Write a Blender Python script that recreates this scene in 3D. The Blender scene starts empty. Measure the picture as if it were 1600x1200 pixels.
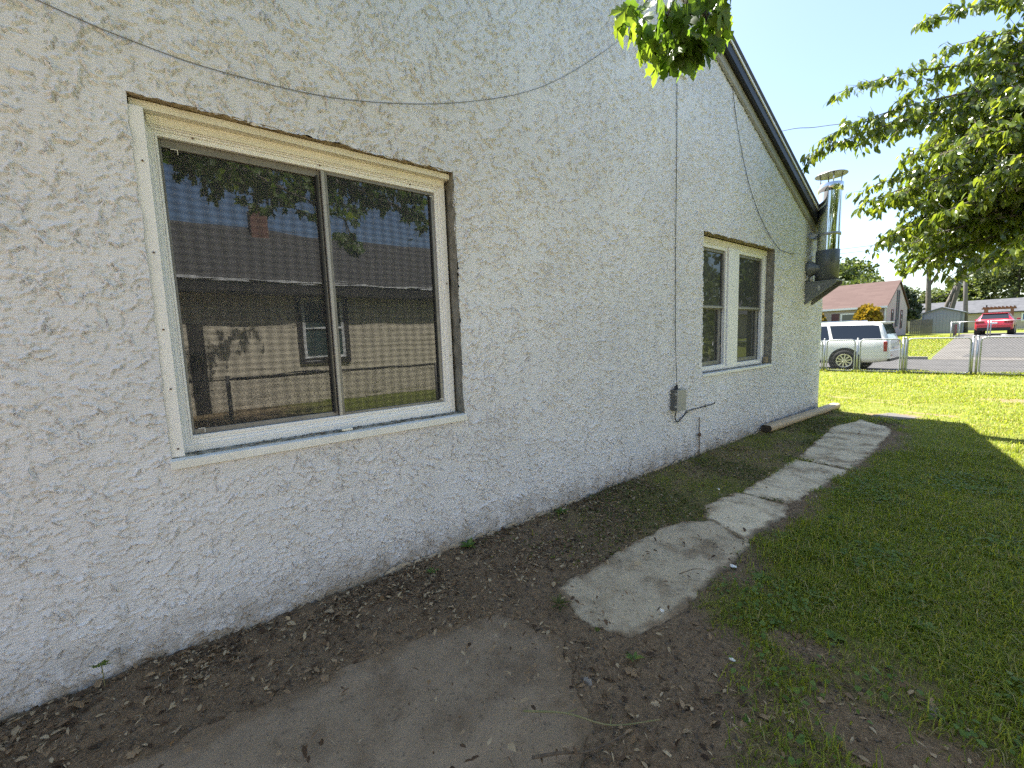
import bpy, math, random
import numpy as np
from mathutils import Vector, Matrix

random.seed(7)
rng = np.random.default_rng(11)
scene = bpy.context.scene
R = math.radians

# ------------------------------------------------------------------ camera
YAW, PITCH, ROLL = R(52.2494), R(6.1646), R(-1.9912)
cyw, syw, cp, sp = math.cos(YAW), math.sin(YAW), math.cos(PITCH), math.sin(PITCH)
fwd = Vector((-syw * cp, cyw * cp, -sp))
r0 = Vector((cyw, syw, 0)); u0 = r0.cross(fwd)
rt = r0 * math.cos(ROLL) + u0 * math.sin(ROLL)
up = -r0 * math.sin(ROLL) + u0 * math.cos(ROLL)
cam_data = bpy.data.cameras.new('camera')
cam = bpy.data.objects.new('camera', cam_data)
scene.collection.objects.link(cam)
cam.matrix_world = Matrix(((rt.x, up.x, -fwd.x, 0), (rt.y, up.y, -fwd.y, 0), (rt.z, up.z, -fwd.z, 1.5), (0, 0, 0, 1)))
cam_data.sensor_width = 36
cam_data.lens = 650.84 / 1600 * 36
cam_data.clip_start = 0.05
cam_data.clip_end = 2000
scene.camera = cam

# ------------------------------------------------------------------ light
SUN_EL = R(60)
SUN_DIR = Vector((-0.995 * math.cos(SUN_EL), 0.10 * math.cos(SUN_EL), math.sin(SUN_EL)))
world = bpy.data.worlds.new('World')
scene.world = world
world.use_nodes = True
wn = world.node_tree
sky = wn.nodes.new('ShaderNodeTexSky')
sky.sky_type = 'NISHITA'
sky.sun_disc = False
sky.sun_elevation = SUN_EL
sky.sun_rotation = math.atan2(-0.995, 0.10)
sky.air_density = 1.0
sky.dust_density = 1.2
sky.ozone_density = 1.0
bg = wn.nodes['Background']
bg.inputs['Strength'].default_value = 0.05
wn.links.new(sky.outputs['Color'], bg.inputs['Color'])
sun_data = bpy.data.lights.new('sun', 'SUN')
sun_data.energy = 3.0
sun_data.angle = R(0.55)
sun_data.color = (1.0, 0.96, 0.90)
sun = bpy.data.objects.new('sun', sun_data)
scene.collection.objects.link(sun)
sun.rotation_euler = (-SUN_DIR).to_track_quat('-Z', 'Y').to_euler()
sun.location = (-20, 2, 40)
scene.view_settings.view_transform = 'Standard'
scene.view_settings.look = 'None'
scene.view_settings.exposure = 2.8
scene.view_settings.gamma = 1.0
scene.view_settings.use_curve_mapping = False
scene.cycles.max_bounces = 7
scene.cycles.use_denoising = False      # keep the fine grit of stucco and soil
scene.cycles.sample_clamp_indirect = 4.0
scene.cycles.use_adaptive_sampling = False
scene.cycles.transparent_max_bounces = 8
scene.cycles.caustics_reflective = False
scene.cycles.caustics_refractive = False

# ------------------------------------------------------------------ mesh helpers
class MB:
    def __init__(s):
        s.v = []; s.f = []
    def add(s, vs, fs):
        o = len(s.v)
        s.v.extend([tuple(map(float, p)) for p in vs])
        s.f.extend([tuple(i + o for i in f) for f in fs])
        return s
    def box(s, x0, x1, y0, y1, z0, z1):
        vs = [(x0, y0, z0), (x1, y0, z0), (x1, y1, z0), (x0, y1, z0), (x0, y0, z1), (x1, y0, z1), (x1, y1, z1), (x0, y1, z1)]
        return s.add(vs, [(3, 2, 1, 0), (4, 5, 6, 7), (0, 1, 5, 4), (1, 2, 6, 5), (2, 3, 7, 6), (3, 0, 4, 7)])
    def hexa(s, p):
        return s.add(p, [(3, 2, 1, 0), (4, 5, 6, 7), (0, 1, 5, 4), (1, 2, 6, 5), (2, 3, 7, 6), (3, 0, 4, 7)])
    def tube(s, pts, rad, n=8, cap=True):
        pts = [Vector(p) for p in pts]
        if not hasattr(rad, '__len__'): rad = [rad] * len(pts)
        vs = []; fs = []
        t0 = (pts[1] - pts[0]).normalized()
        ref = Vector((0, 0, 1)) if abs(t0.z) < 0.9 else Vector((1, 0, 0))
        a = t0.cross(ref).normalized()
        for i, p in enumerate(pts):
            t = (pts[min(i + 1, len(pts) - 1)] - pts[max(i - 1, 0)]).normalized()
            a = (a - t * a.dot(t)).normalized()
            b = t.cross(a)
            for k in range(n):
                w = 2 * math.pi * k / n
                vs.append(p + (a * math.cos(w) + b * math.sin(w)) * rad[i])
        for i in range(len(pts) - 1):
            for k in range(n):
                k2 = (k + 1) % n
                fs.append((i * n + k, i * n + k2, (i + 1) * n + k2, (i + 1) * n + k))
        if cap:
            fs.append(tuple(range(n - 1, -1, -1)))
            fs.append(tuple((len(pts) - 1) * n + k for k in range(n)))
        return s.add(vs, fs)
    def lathe(s, prof, c, axis='z', n=24):
        # prof: (radius, height) pairs along the axis
        vs = []; fs = []
        for (r, h) in prof:
            for k in range(n):
                w = 2 * math.pi * k / n
                a, b = r * math.cos(w), r * math.sin(w)
                if axis == 'z': q = (a, b, h)
                elif axis == 'y': q = (a, h, b)
                else: q = (h, a, b)
                vs.append((c[0] + q[0], c[1] + q[1], c[2] + q[2]))
        for i in range(len(prof) - 1):
            for k in range(n):
                k2 = (k + 1) % n
                fs.append((i * n + k, i * n + k2, (i + 1) * n + k2, (i + 1) * n + k))
        return s.add(vs, fs)
    def prism(s, poly, axis, a, b):
        # polygon in the two other axes, extruded from a to b along axis
        n = len(poly)
        def mk(p, t):
            return {'x': (t, p[0], p[1]), 'y': (p[0], t, p[1]), 'z': (p[0], p[1], t)}[axis]
        vs = [mk(p, a) for p in poly] + [mk(p, b) for p in poly]
        fs = [tuple(range(n - 1, -1, -1)), tuple(range(n, 2 * n))]
        fs += [(i, (i + 1) % n, n + (i + 1) % n, n + i) for i in range(n)]
        return s.add(vs, fs)
    def ring(s, x0, x1, o, i):
        # rectangular frame in the y-z plane, o and i = (y0,y1,z0,z1)
        s.box(x0, x1, o[0], i[0], o[2], o[3])
        s.box(x0, x1, i[1], o[1], o[2], o[3])
        s.box(x0, x1, i[0], i[1], o[2], i[2])
        s.box(x0, x1, i[0], i[1], i[3], o[3])
        return s

def bevel(ob, w, seg=2, ang=35):
    m = ob.modifiers.new('bevel', 'BEVEL')
    m.width = w; m.segments = seg; m.limit_method = 'ANGLE'; m.angle_limit = R(ang)
    return ob

def finish(me, mat, smooth):
    if mat: me.materials.append(mat)
    if smooth and len(me.polygons):
        me.polygons.foreach_set('use_smooth', np.ones(len(me.polygons), dtype=bool))
    me.update()

def fix_normals(me):
    import bmesh
    bm = bmesh.new(); bm.from_mesh(me)
    bmesh.ops.recalc_face_normals(bm, faces=bm.faces)
    bm.to_mesh(me); bm.free()

def build(name, mb, mat, parent=None, loc=None, smooth=False, kind=None, label=None):
    me = bpy.data.meshes.new(name)
    base = loc
    if base is None and parent is not None: base = parent.get('_base')
    base = tuple(base) if base is not None else (0, 0, 0)
    vs = mb.v
    if base != (0, 0, 0):
        vs = [(p[0] - base[0], p[1] - base[1], p[2] - base[2]) for p in vs]
    me.from_pydata(vs, [], mb.f)
    fix_normals(me)
    finish(me, mat, smooth)
    ob = bpy.data.objects.new(name, me)
    scene.collection.objects.link(ob)
    if parent is not None: ob.parent = parent
    elif loc is not None: ob.location = loc
    ob['_base'] = base
    if kind: ob['kind'] = kind
    if label: ob['label'] = label
    return ob

def build_np(name, V, F, mat, parent=None, smooth=False, kind=None, base=None):
    # V (n,3), F (m,k) arrays, all faces the same size
    V = np.asarray(V, dtype=np.float32); F = np.asarray(F, dtype=np.int32)
    if base is None: base = tuple(parent['_base']) if parent is not None else (0, 0, 0)
    V = V - np.array(base, dtype=np.float32)
    me = bpy.data.meshes.new(name)
    k = F.shape[1]
    me.vertices.add(len(V)); me.vertices.foreach_set('co', V.ravel())
    me.loops.add(F.size); me.loops.foreach_set('vertex_index', F.ravel())
    me.polygons.add(len(F)); me.polygons.foreach_set('loop_start', np.arange(0, F.size, k, dtype=np.int32))
    me.update(calc_edges=True)
    finish(me, mat, smooth)
    ob = bpy.data.objects.new(name, me)
    scene.collection.objects.link(ob)
    if parent is not None: ob.parent = parent
    ob['_base'] = base
    if kind: ob['kind'] = kind
    return ob

def thing(name, label, cat, loc=(0, 0, 0), group=None):
    o = bpy.data.objects.new(name, None)
    o.empty_display_size = 0.1
    scene.collection.objects.link(o)
    o.location = loc
    o['_base'] = tuple(loc)
    return tag(o, label, cat, group)

def tag(o, label, cat, group=None):
    o['label'] = label; o['category'] = cat
    if group: o['group'] = group
    return o

# ------------------------------------------------------------------ noise
def vnoise(x, y, seed=0):
    x = np.asarray(x, dtype=np.float64); y = np.asarray(y, dtype=np.float64)
    xi = np.floor(x).astype(np.int64); yi = np.floor(y).astype(np.int64)
    fx = x - xi; fy = y - yi
    fx = fx * fx * (3 - 2 * fx); fy = fy * fy * (3 - 2 * fy)
    def h(a, b):
        n = (a * 374761393 + b * 668265263 + seed * 974634777) & 0xFFFFFFFF
        n = ((n ^ (n >> 13)) * 1274126177) & 0xFFFFFFFF
        n = n ^ (n >> 16)
        return (n & 0xFFFF) / 65535.0
    a = h(xi, yi); b = h(xi + 1, yi); c = h(xi, yi + 1); d = h(xi + 1, yi + 1)
    return (a * (1 - fx) + b * fx) * (1 - fy) + (c * (1 - fx) + d * fx) * fy

def fbm(x, y, s, oct=4, seed=0):
    t = 0; a = 0.5; tot = 0
    for o in range(oct):
        t = t + a * vnoise(np.asarray(x) * s * 2 ** o, np.asarray(y) * s * 2 ** o, seed + o * 17)
        tot += a; a *= 0.5
    return t / tot

def sstep(a, b, x):
    t = np.clip((np.asarray(x, dtype=float) - a) / (b - a), 0, 1)
    return t * t * (3 - 2 * t)

# ------------------------------------------------------------------ materials
class NT:
    def __init__(s, name):
        s.m = bpy.data.materials.new(name); s.m.use_nodes = True
        s.t = s.m.node_tree; s.b = s.t.nodes['Principled BSDF']; s.out = s.t.nodes['Material Output']
        s.tc = s.t.nodes.new('ShaderNodeTexCoord')
    def n(s, k): return s.t.nodes.new('ShaderNode' + k)
    def l(s, a, b): s.t.links.new(a, b)
    def noise(s, scale, detail=4, rough=0.6, vec=None, dist=0.0):
        n = s.n('TexNoise'); n.inputs['Scale'].default_value = scale; n.inputs['Detail'].default_value = detail
        n.inputs['Roughness'].default_value = rough; n.inputs['Distortion'].default_value = dist
        s.l(vec if vec is not None else s.tc.outputs['Object'], n.inputs['Vector'])
        return n.outputs['Fac']
    def mapping(s, scale=(1, 1, 1), rot=(0, 0, 0), src='Object'):
        m = s.n('Mapping'); m.inputs['Scale'].default_value = scale; m.inputs['Rotation'].default_value = rot
        s.l(s.tc.outputs[src], m.inputs['Vector']); return m.outputs['Vector']
    def ramp(s, fac, stops):
        r = s.n('ValToRGB'); e = r.color_ramp.elements
        while len(e) < len(stops): e.new(0.5)
        for q, (p, c) in zip(e, stops):
            q.position = p; q.color = (c[0], c[1], c[2], 1) if hasattr(c, '__len__') else (c, c, c, 1)
        s.l(fac, r.inputs['Fac']); return r.outputs['Color']
    def mix(s, fac, a, b, mode='MIX'):
        m = s.n('Mix'); m.data_type = 'RGBA'; m.blend_type = mode
        for v, i in ((fac, m.inputs['Factor']), (a, m.inputs[6]), (b, m.inputs[7])):
            if hasattr(v, 'links') or isinstance(v, bpy.types.NodeSocket): s.l(v, i)
            elif hasattr(v, '__len__'): i.default_value = (v[0], v[1], v[2], 1)
            else: i.default_value = v
        return m.outputs[2]
    def math(s, op, a, b=0.0, clamp=False):
        m = s.n('Math'); m.operation = op; m.use_clamp = clamp
        for v, i in ((a, m.inputs[0]), (b, m.inputs[1])):
            if isinstance(v, bpy.types.NodeSocket): s.l(v, i)
            else: i.default_value = v
        return m.outputs[0]
    def sep(s, out='Object'):
        n = s.n('SeparateXYZ'); s.l(s.tc.outputs[out], n.inputs[0]); return n.outputs
    def color(s, c):
        if isinstance(c, bpy.types.NodeSocket): s.l(c, s.b.inputs['Base Color'])
        else: s.b.inputs['Base Color'].default_value = (*c, 1)
    def bump(s, h, strength=0.5, dist=0.01, prev=None):
        b = s.n('Bump'); b.inputs['Strength'].default_value = strength; b.inputs['Distance'].default_value = dist
        s.l(h, b.inputs['Height'])
        if prev is not None: s.l(prev, b.inputs['Normal'])
        s.l(b.outputs['Normal'], s.b.inputs['Normal']); return b.outputs['Normal']
    def set(s, **k):
        for a, v in k.items(): s.b.inputs[a.replace('_', ' ')].default_value = v
        return s

def simple(name, c, rough=0.6, c2=None, scale=8.0, metal=0.0, bump=0.0, bscale=60.0, bdist=0.004, spec=0.4, stops=(0.35, 0.65)):
    t = NT(name)
    if c2 is not None:
        t.color(t.ramp(t.noise(scale, 5), [(stops[0], c), (stops[1], c2)]))
    else: t.color(c)
    t.set(Roughness=rough, Metallic=metal)
    t.b.inputs['Specular IOR Level'].default_value = spec
    if bump: t.bump(t.noise(bscale, 4), bump, bdist)
    return t.m

M = {}
# --- stucco
t = NT('painted_stucco')
P = t.sep()
base = t.ramp(t.noise(0.9, 5, 0.6), [(0.3, (0.665, 0.672, 0.70)), (0.72, (0.78, 0.787, 0.812))])
fine = t.noise(38, 4, 0.65)
base = t.mix(t.math('MULTIPLY', t.ramp(fine, [(0.55, 0.0), (0.8, 1.0)]), 0.22), base, (0.40, 0.385, 0.36))
# splash dirt by the ground and a yellow green bloom of algae near the far corner
low = t.math('SUBTRACT', 1.0, t.math('MULTIPLY', P['Z'], 3.6), True)
dn = t.ramp(t.noise(7, 6, 0.75), [(0.34, 0.0), (0.56, 1.0)])
base = t.mix(t.math('MULTIPLY', t.math('MULTIPLY', low, dn), 0.95), base, (0.23, 0.18, 0.115))
vlow = t.math('SUBTRACT', 1.0, t.math('MULTIPLY', P['Z'], 14.0), True)
base = t.mix(t.math('MULTIPLY', vlow, 0.7), base, (0.25, 0.20, 0.13))
drip = t.ramp(t.noise(2.0, 5, 0.7, t.mapping((1, 5.5, 0.45))), [(0.52, 0.0), (0.70, 1.0)])
base = t.mix(t.math('MULTIPLY', drip, 0.22), base, (0.40, 0.39, 0.36))
far = t.math('MULTIPLY', t.math('SUBTRACT', P['Y'], 6.0), 0.30, True)
streak = t.ramp(t.noise(1.6, 5, 0.65, t.mapping((1, 3.2, 0.5))), [(0.38, 0.0), (0.68, 1.0)])
base = t.mix(t.math('MULTIPLY', t.math('MULTIPLY', far, streak), 0.7), base, (0.40, 0.39, 0.29))
blot = t.ramp(t.noise(3.2, 6, 0.7), [(0.66, 0.0), (0.76, 1.0)])
base = t.mix(t.math('MULTIPLY', blot, 0.22), base, (0.40, 0.37, 0.32))
t.color(base)
t.set(Roughness=0.62)
t.b.inputs['Specular IOR Level'].default_value = 0.25
wv = t.n('TexWave'); wv.wave_type = 'BANDS'; wv.bands_direction = 'Z'
wv.inputs['Scale'].default_value = 22; wv.inputs['Distortion'].default_value = 18; wv.inputs['Detail'].default_value = 3; wv.inputs['Detail Scale'].default_value = 0.35
t.l(t.tc.outputs['Object'], wv.inputs['Vector'])
nb = t.bump(wv.outputs['Fac'], 0.22, 0.004)
t.bump(t.noise(110, 4, 0.7), 0.35, 0.003, nb)
M['stucco'] = t.m
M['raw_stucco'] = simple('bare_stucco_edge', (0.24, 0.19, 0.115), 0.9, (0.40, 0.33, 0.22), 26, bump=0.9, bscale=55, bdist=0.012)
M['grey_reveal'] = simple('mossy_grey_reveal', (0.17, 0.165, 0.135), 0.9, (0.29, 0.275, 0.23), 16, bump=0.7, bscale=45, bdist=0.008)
# --- window parts
t = NT('aged_white_vinyl')
dirt = t.ramp(t.noise(13, 6, 0.75), [(0.60, 0.0), (0.74, 1.0)])
c = t.mix(t.math('MULTIPLY', dirt, 0.35), (0.86, 0.86, 0.85), (0.50, 0.47, 0.40))
speck = t.ramp(t.noise(120, 2, 0.5), [(0.70, 0.0), (0.73, 1.0)])
c = t.mix(t.math('MULTIPLY', speck, 0.6), c, (0.20, 0.17, 0.11))
t.color(c); t.set(Roughness=0.38); M['white'] = t.m
M['cream'] = simple('cream_painted_trim', (0.84, 0.81, 0.71), 0.5, (0.77, 0.74, 0.63), 9, bump=0.15, bscale=30)
M['sill'] = simple('white_sill_metal', (0.86, 0.865, 0.84), 0.42, (0.78, 0.78, 0.73), 7)
M['sill_dirt'] = simple('grimy_sill_ledge', (0.38, 0.36, 0.30), 0.8, (0.10, 0.10, 0.075), 22, stops=(0.42, 0.6))
M['sash'] = simple('grey_aluminium_sash', (0.20, 0.195, 0.185), 0.42, (0.27, 0.265, 0.25), 6, metal=0.25)
M['sash_light'] = simple('light_grey_sash_strip', (0.40, 0.395, 0.375), 0.4, metal=0.25)
M['sash_dark'] = simple('dark_sash_gap', (0.025, 0.025, 0.024), 0.6)
def window_glass(name, k, c0, rough):
    t = NT(name)
    t.color((0.012, 0.013, 0.013)); t.set(Roughness=0.6)
    gl = t.n('BsdfGlossy'); gl.inputs['Roughness'].default_value = rough; gl.inputs['Color'].default_value = (0.95, 0.97, 1.0, 1)
    fr = t.n('Fresnel'); fr.inputs['IOR'].default_value = 1.5
    bp = t.n('Bump'); bp.inputs['Strength'].default_value = 0.045; bp.inputs['Distance'].default_value = 0.004
    t.l(t.noise(7.0, 2, 0.4, t.mapping((1, 0.35, 3.2))), bp.inputs['Height']); t.l(bp.outputs['Normal'], gl.inputs['Normal'])
    dust = t.math('MULTIPLY', t.ramp(t.noise(4, 6, 0.7), [(0.45, 0.0), (0.8, 1.0)]), 0.10)
    t.color(t.mix(dust, (0.012, 0.013, 0.013), (0.35, 0.33, 0.28)))
    fac = t.math('ADD', t.math('MULTIPLY', fr.outputs['Fac'], k), c0, True)
    mx = t.n('MixShader'); t.l(fac, mx.inputs[0]); t.l(t.b.outputs[0], mx.inputs[1]); t.l(gl.outputs[0], mx.inputs[2])
    t.l(mx.outputs[0], t.out.inputs['Surface']); return t.m
M['glass'] = window_glass('window_glass', 1.9, 0.10, 0.015)
M['glass_plain'] = window_glass('plain_window_glass', 0.55, 0.02, 0.01)
t = NT('insect_screen')
t.color((0.035, 0.035, 0.034)); t.set(Roughness=0.7)
def weave(direction, sc, dist):
    w = t.n('TexWave'); w.wave_type = 'BANDS'; w.bands_direction = direction
    w.inputs['Scale'].default_value = sc; w.inputs['Distortion'].default_value = dist; w.inputs['Detail'].default_value = 2; w.inputs['Detail Scale'].default_value = 0.6
    t.l(t.tc.outputs['Object'], w.inputs['Vector']); return w.outputs['Fac']
wsum = t.math('ADD', t.math('MULTIPLY', weave('Z', 9.0, 2.2), 0.5), t.math('MULTIPLY', weave('Y', 5.5, 1.5), 0.5))
cov = t.math('ADD', 0.27, t.math('MULTIPLY', wsum, 0.24))
tp = t.n('BsdfTransparent'); mx = t.n('MixShader'); t.l(cov, mx.inputs[0]); t.l(tp.outputs[0], mx.inputs[1]); t.l(t.b.outputs[0], mx.inputs[2])
t.l(mx.outputs[0], t.out.inputs['Surface']); M['screen'] = t.m
M['car_glass'] = simple('dark_car_glass', (0.012, 0.014, 0.016), 0.06, spec=0.8)
M['plain_glass'] = simple('plain_far_glass', (0.05, 0.08, 0.075), 0.08, spec=0.7)
# --- metals, plastics
M['steel'] = simple('polished_stainless', (0.72, 0.72, 0.71), 0.09, metal=1.0)
M['grey_paint'] = simple('grey_painted_steel', (0.15, 0.16, 0.165), 0.45, (0.18, 0.19, 0.195), 5, metal=0.2)
M['galv'] = simple('galvanised_steel', (0.33, 0.335, 0.335), 0.42, (0.44, 0.445, 0.44), 12, metal=0.6)
M['box_grey'] = simple('grey_beige_plastic', (0.36, 0.355, 0.32), 0.5, (0.40, 0.395, 0.355), 6)
M['dark_wire'] = simple('dark_fence_wire', (0.07, 0.068, 0.062), 0.6, (0.12, 0.11, 0.10), 12, metal=0.3)  # fence wire, darker than the galvanised steel
M['cable'] = simple('dark_cable_rubber', (0.035, 0.035, 0.035), 0.6)
M['cable_grey'] = simple('grey_weathered_cable', (0.22, 0.21, 0.195), 0.7)
M['rust'] = simple('rusty_steel', (0.10, 0.06, 0.04), 0.8, (0.18, 0.12, 0.08), 40)
M['black_trim'] = simple('black_metal_fascia', (0.018, 0.019, 0.022), 0.45, (0.03, 0.031, 0.034), 4)
M['shingle_dark'] = simple('dark_roof_shingle', (0.05, 0.048, 0.045), 0.9, (0.085, 0.08, 0.074), 30, bump=0.5, bscale=80)
# --- timber post
t = NT('weathered_timber_post')
gr = t.noise(5, 6, 0.65, t.mapping((14, 0.9, 14)))
c = t.ramp(gr, [(0.3, (0.40, 0.29, 0.175)), (0.7, (0.64, 0.51, 0.34))])
t.color(c); t.set(Roughness=0.75); t.bump(gr, 0.4, 0.006); M['timber'] = t.m
M['timber_end'] = simple('dark_timber_end', (0.035, 0.028, 0.02), 0.9, (0.07, 0.052, 0.036), 30)
# --- ground
t = NT('soil_and_lawn')
at = t.n('Attribute'); at.attribute_name = 'turf'
n1 = t.noise(5, 6, 0.7); n2 = t.noise(70, 5, 0.75); n3 = t.noise(1.1, 4, 0.6)
soil = t.ramp(n2, [(0.28, (0.072, 0.047, 0.028)), (0.52, (0.20, 0.138, 0.083)), (0.75, (0.40, 0.29, 0.185))])
soil = t.mix(t.ramp(n1, [(0.35, 0.0), (0.65, 0.55)]), soil, (0.26, 0.19, 0.122))
turf = t.ramp(n2, [(0.3, (0.085, 0.105, 0.018)), (0.55, (0.16, 0.185, 0.028)), (0.75, (0.25, 0.25, 0.06))])
turf = t.mix(t.ramp(n3, [(0.35, 0.0), (0.7, 0.5)]), turf, (0.13, 0.135, 0.035))
t.color(t.mix(at.outputs['Fac'], soil, turf)); t.set(Roughness=0.95)
t.b.inputs['Specular IOR Level'].default_value = 0.15
nb = t.bump(n2, 0.8, 0.012); t.bump(t.noise(240, 3, 0.7), 0.6, 0.004, nb)
M['ground'] = t.m
def slab_mat(name, a, b, dirt, amount):
    t = NT(name)
    c = t.ramp(t.noise(7, 6, 0.7), [(0.3, a), (0.7, b)])
    d = t.ramp(t.noise(3.1, 7, 0.72), [(0.62 - amount, 0.0), (0.80 - amount, 1.0)])
    c = t.mix(d, c, dirt)
    ed = t.n('Attribute'); ed.attribute_name = 'edge_dirt'
    c = t.mix(ed.outputs['Fac'], c, (0.20, 0.142, 0.088))
    sp_ = t.ramp(t.noise(60, 3, 0.6), [(0.60, 0.0), (0.68, 1.0)])
    c = t.mix(t.math('MULTIPLY', sp_, 0.55), c, (0.06, 0.052, 0.042))
    t.color(c); t.set(Roughness=0.92); t.b.inputs['Specular IOR Level'].default_value = 0.2
    nb = t.bump(t.noise(45, 5, 0.7), 0.5, 0.005); t.bump(t.noise(260, 3, 0.6), 0.5, 0.002, nb)
    return t.m
M['slab_near'] = slab_mat('dirt_covered_concrete', (0.25, 0.188, 0.126), (0.33, 0.252, 0.172), (0.19, 0.138, 0.09), 0.14)
M['slab_mid'] = slab_mat('grey_weathered_concrete', (0.45, 0.37, 0.255), (0.55, 0.46, 0.325), (0.26, 0.20, 0.132), 0.15)
M['slab_far'] = slab_mat('pale_weathered_concrete', (0.62, 0.52, 0.36), (0.74, 0.635, 0.455), (0.30, 0.23, 0.148), 0.16)
M['asphalt'] = simple('pale_worn_asphalt', (0.055, 0.052, 0.048), 0.9, (0.075, 0.071, 0.066), 3, bump=0.3, bscale=40)
M['concrete'] = simple('sun_bleached_concrete', (0.24, 0.225, 0.19), 0.9, (0.30, 0.28, 0.24), 2.2, bump=0.2, bscale=40)
M['drive'] = simple('cracked_driveway', (0.085, 0.078, 0.068), 0.9, (0.115, 0.106, 0.092), 1.3, bump=0.2, bscale=40)

def leaf_mat(name, stops, trans, tfac=0.35, rough=0.42, spec=0.45):
    t = NT(name)
    g = t.n('NewGeometry')
    oi = t.n('ObjectInfo')
    rnd = t.math('FRACT', t.math('ADD', g.outputs['Random Per Island'], oi.outputs['Random']))
    c = t.ramp(rnd, stops); t.color(c); t.set(Roughness=rough)
    t.b.inputs['Specular IOR Level'].default_value = spec
    tr = t.n('BsdfTranslucent'); t.l(t.mix(1.0, c, trans, 'MULTIPLY'), tr.inputs['Color'])
    mx = t.n('MixShader'); mx.inputs[0].default_value = tfac
    t.l(t.b.outputs[0], mx.inputs[1]); t.l(tr.outputs[0], mx.inputs[2]); t.l(mx.outputs[0], t.out.inputs['Surface'])
    return t.m
M['maple'] = leaf_mat('maple_leaf', [(0.0, (0.055, 0.105, 0.020)), (0.6, (0.085, 0.15, 0.028)), (1.0, (0.13, 0.185, 0.032))], (3.0, 2.7, 1.0), 0.45)
M['cherry'] = leaf_mat('cherry_leaf', [(0.0, (0.072, 0.112, 0.020)), (0.6, (0.122, 0.170, 0.028)), (1.0, (0.175, 0.215, 0.038))], (2.6, 2.4, 1.0), 0.40, 0.22, 0.9)
M['far_leaf'] = leaf_mat('far_tree_leaf', [(0.0, (0.040, 0.062, 0.016)), (0.6, (0.072, 0.10, 0.026)), (1.0, (0.11, 0.135, 0.04))], (2.2, 2.1, 1.2), 0.35, 0.55)
M['far_leaf_pale'] = leaf_mat('pale_far_leaf', [(0.0, (0.06, 0.085, 0.033)), (0.6, (0.10, 0.128, 0.05)), (1.0, (0.145, 0.165, 0.068))], (2.0, 1.9, 1.2), 0.35, 0.55)
M['conifer'] = leaf_mat('dark_evergreen', [(0.0, (0.018, 0.032, 0.014)), (1.0, (0.055, 0.08, 0.030))], (1.2, 1.2, 0.8), 0.15, 0.6)
M['gold_bush'] = leaf_mat('golden_evergreen_leaf', [(0.0, (0.08, 0.08, 0.010)), (0.5, (0.24, 0.17, 0.02)), (1.0, (0.34, 0.24, 0.03))], (1.5, 1.3, 0.8), 0.3, 0.6)
M['grass'] = leaf_mat('grass_blade', [(0.0, (0.105, 0.150, 0.016)), (0.45, (0.205, 0.260, 0.026)), (0.80, (0.300, 0.320, 0.042)), (0.88, (0.28, 0.25, 0.11)), (1.0, (0.38, 0.33, 0.17))], (2.0, 1.9, 0.9), 0.42, 0.5, 0.3)
M['weed'] = leaf_mat('broad_weed_leaf', [(0.0, (0.08, 0.145, 0.028)), (0.7, (0.125, 0.20, 0.042)), (1.0, (0.17, 0.23, 0.06))], (2.0, 1.9, 1.0), 0.3, 0.5, 0.3)
M['wall_weed'] = leaf_mat('dull_weed_leaf', [(0.0, (0.06, 0.08, 0.022)), (0.6, (0.115, 0.135, 0.036)), (1.0, (0.21, 0.175, 0.085))], (1.4, 1.4, 0.9), 0.25, 0.6, 0.2)
M['litter'] = leaf_mat('dry_litter', [(0.0, (0.05, 0.032, 0.02)), (0.35, (0.15, 0.098, 0.058)), (0.7, (0.30, 0.21, 0.125)), (1.0, (0.52, 0.42, 0.27))], (1.2, 1.1, 0.9), 0.15, 0.7, 0.2)
M['dry_leaf'] = leaf_mat('dry_brown_leaf', [(0.0, (0.20, 0.125, 0.065)), (0.6, (0.36, 0.255, 0.15)), (1.0, (0.48, 0.37, 0.23))], (1.2, 1.1, 0.9), 0.15, 0.7, 0.2)
M['grey_leaf'] = simple('dry_grey_leaf', (0.20, 0.175, 0.145), 0.8, (0.27, 0.24, 0.20), 20)
M['scrap'] = simple('white_paint_scrap', (0.80, 0.79, 0.75), 0.6)
M['twig'] = simple('brown_twig', (0.085, 0.062, 0.042), 0.85, (0.15, 0.115, 0.08), 25)
M['green_twig'] = simple('green_twig_bark', (0.19, 0.19, 0.075), 0.7, (0.25, 0.22, 0.11), 20)
M['bark'] = simple('grey_brown_bark', (0.10, 0.085, 0.07), 0.95, (0.19, 0.165, 0.14), 14, bump=0.8, bscale=25, bdist=0.02)
M['pale_bark'] = simple('pale_bark', (0.10, 0.088, 0.078), 0.95, (0.15, 0.132, 0.115), 4)
# --- far buildings
M['beige'] = simple('beige_house_siding', (0.58, 0.515, 0.385), 0.8, (0.64, 0.57, 0.43), 3)
M['dark_brown'] = simple('dark_brown_trim', (0.030, 0.026, 0.022), 0.6, (0.045, 0.04, 0.034), 6)
M['tan_wall'] = simple('tan_render', (0.40, 0.35, 0.31), 0.85, (0.46, 0.41, 0.365), 1.5)
M['pink_wall'] = simple('pinkish_render', (0.43, 0.37, 0.36), 0.85, (0.48, 0.42, 0.405), 1.5)
t = NT('red_brown_shingle')
br = t.n('TexBrick'); br.inputs['Scale'].default_value = 1.0
br.inputs['Color1'].default_value = (0.062, 0.034, 0.027, 1); br.inputs['Color2'].default_value = (0.085, 0.051, 0.041, 1); br.inputs['Mortar'].default_value = (0.055, 0.026, 0.021, 1)
br.inputs['Mortar Size'].default_value = 0.012; br.inputs['Brick Width'].default_value = 0.9; br.inputs['Row Height'].default_value = 0.26
t.l(t.tc.outputs['Object'], br.inputs['Vector'])
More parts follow.
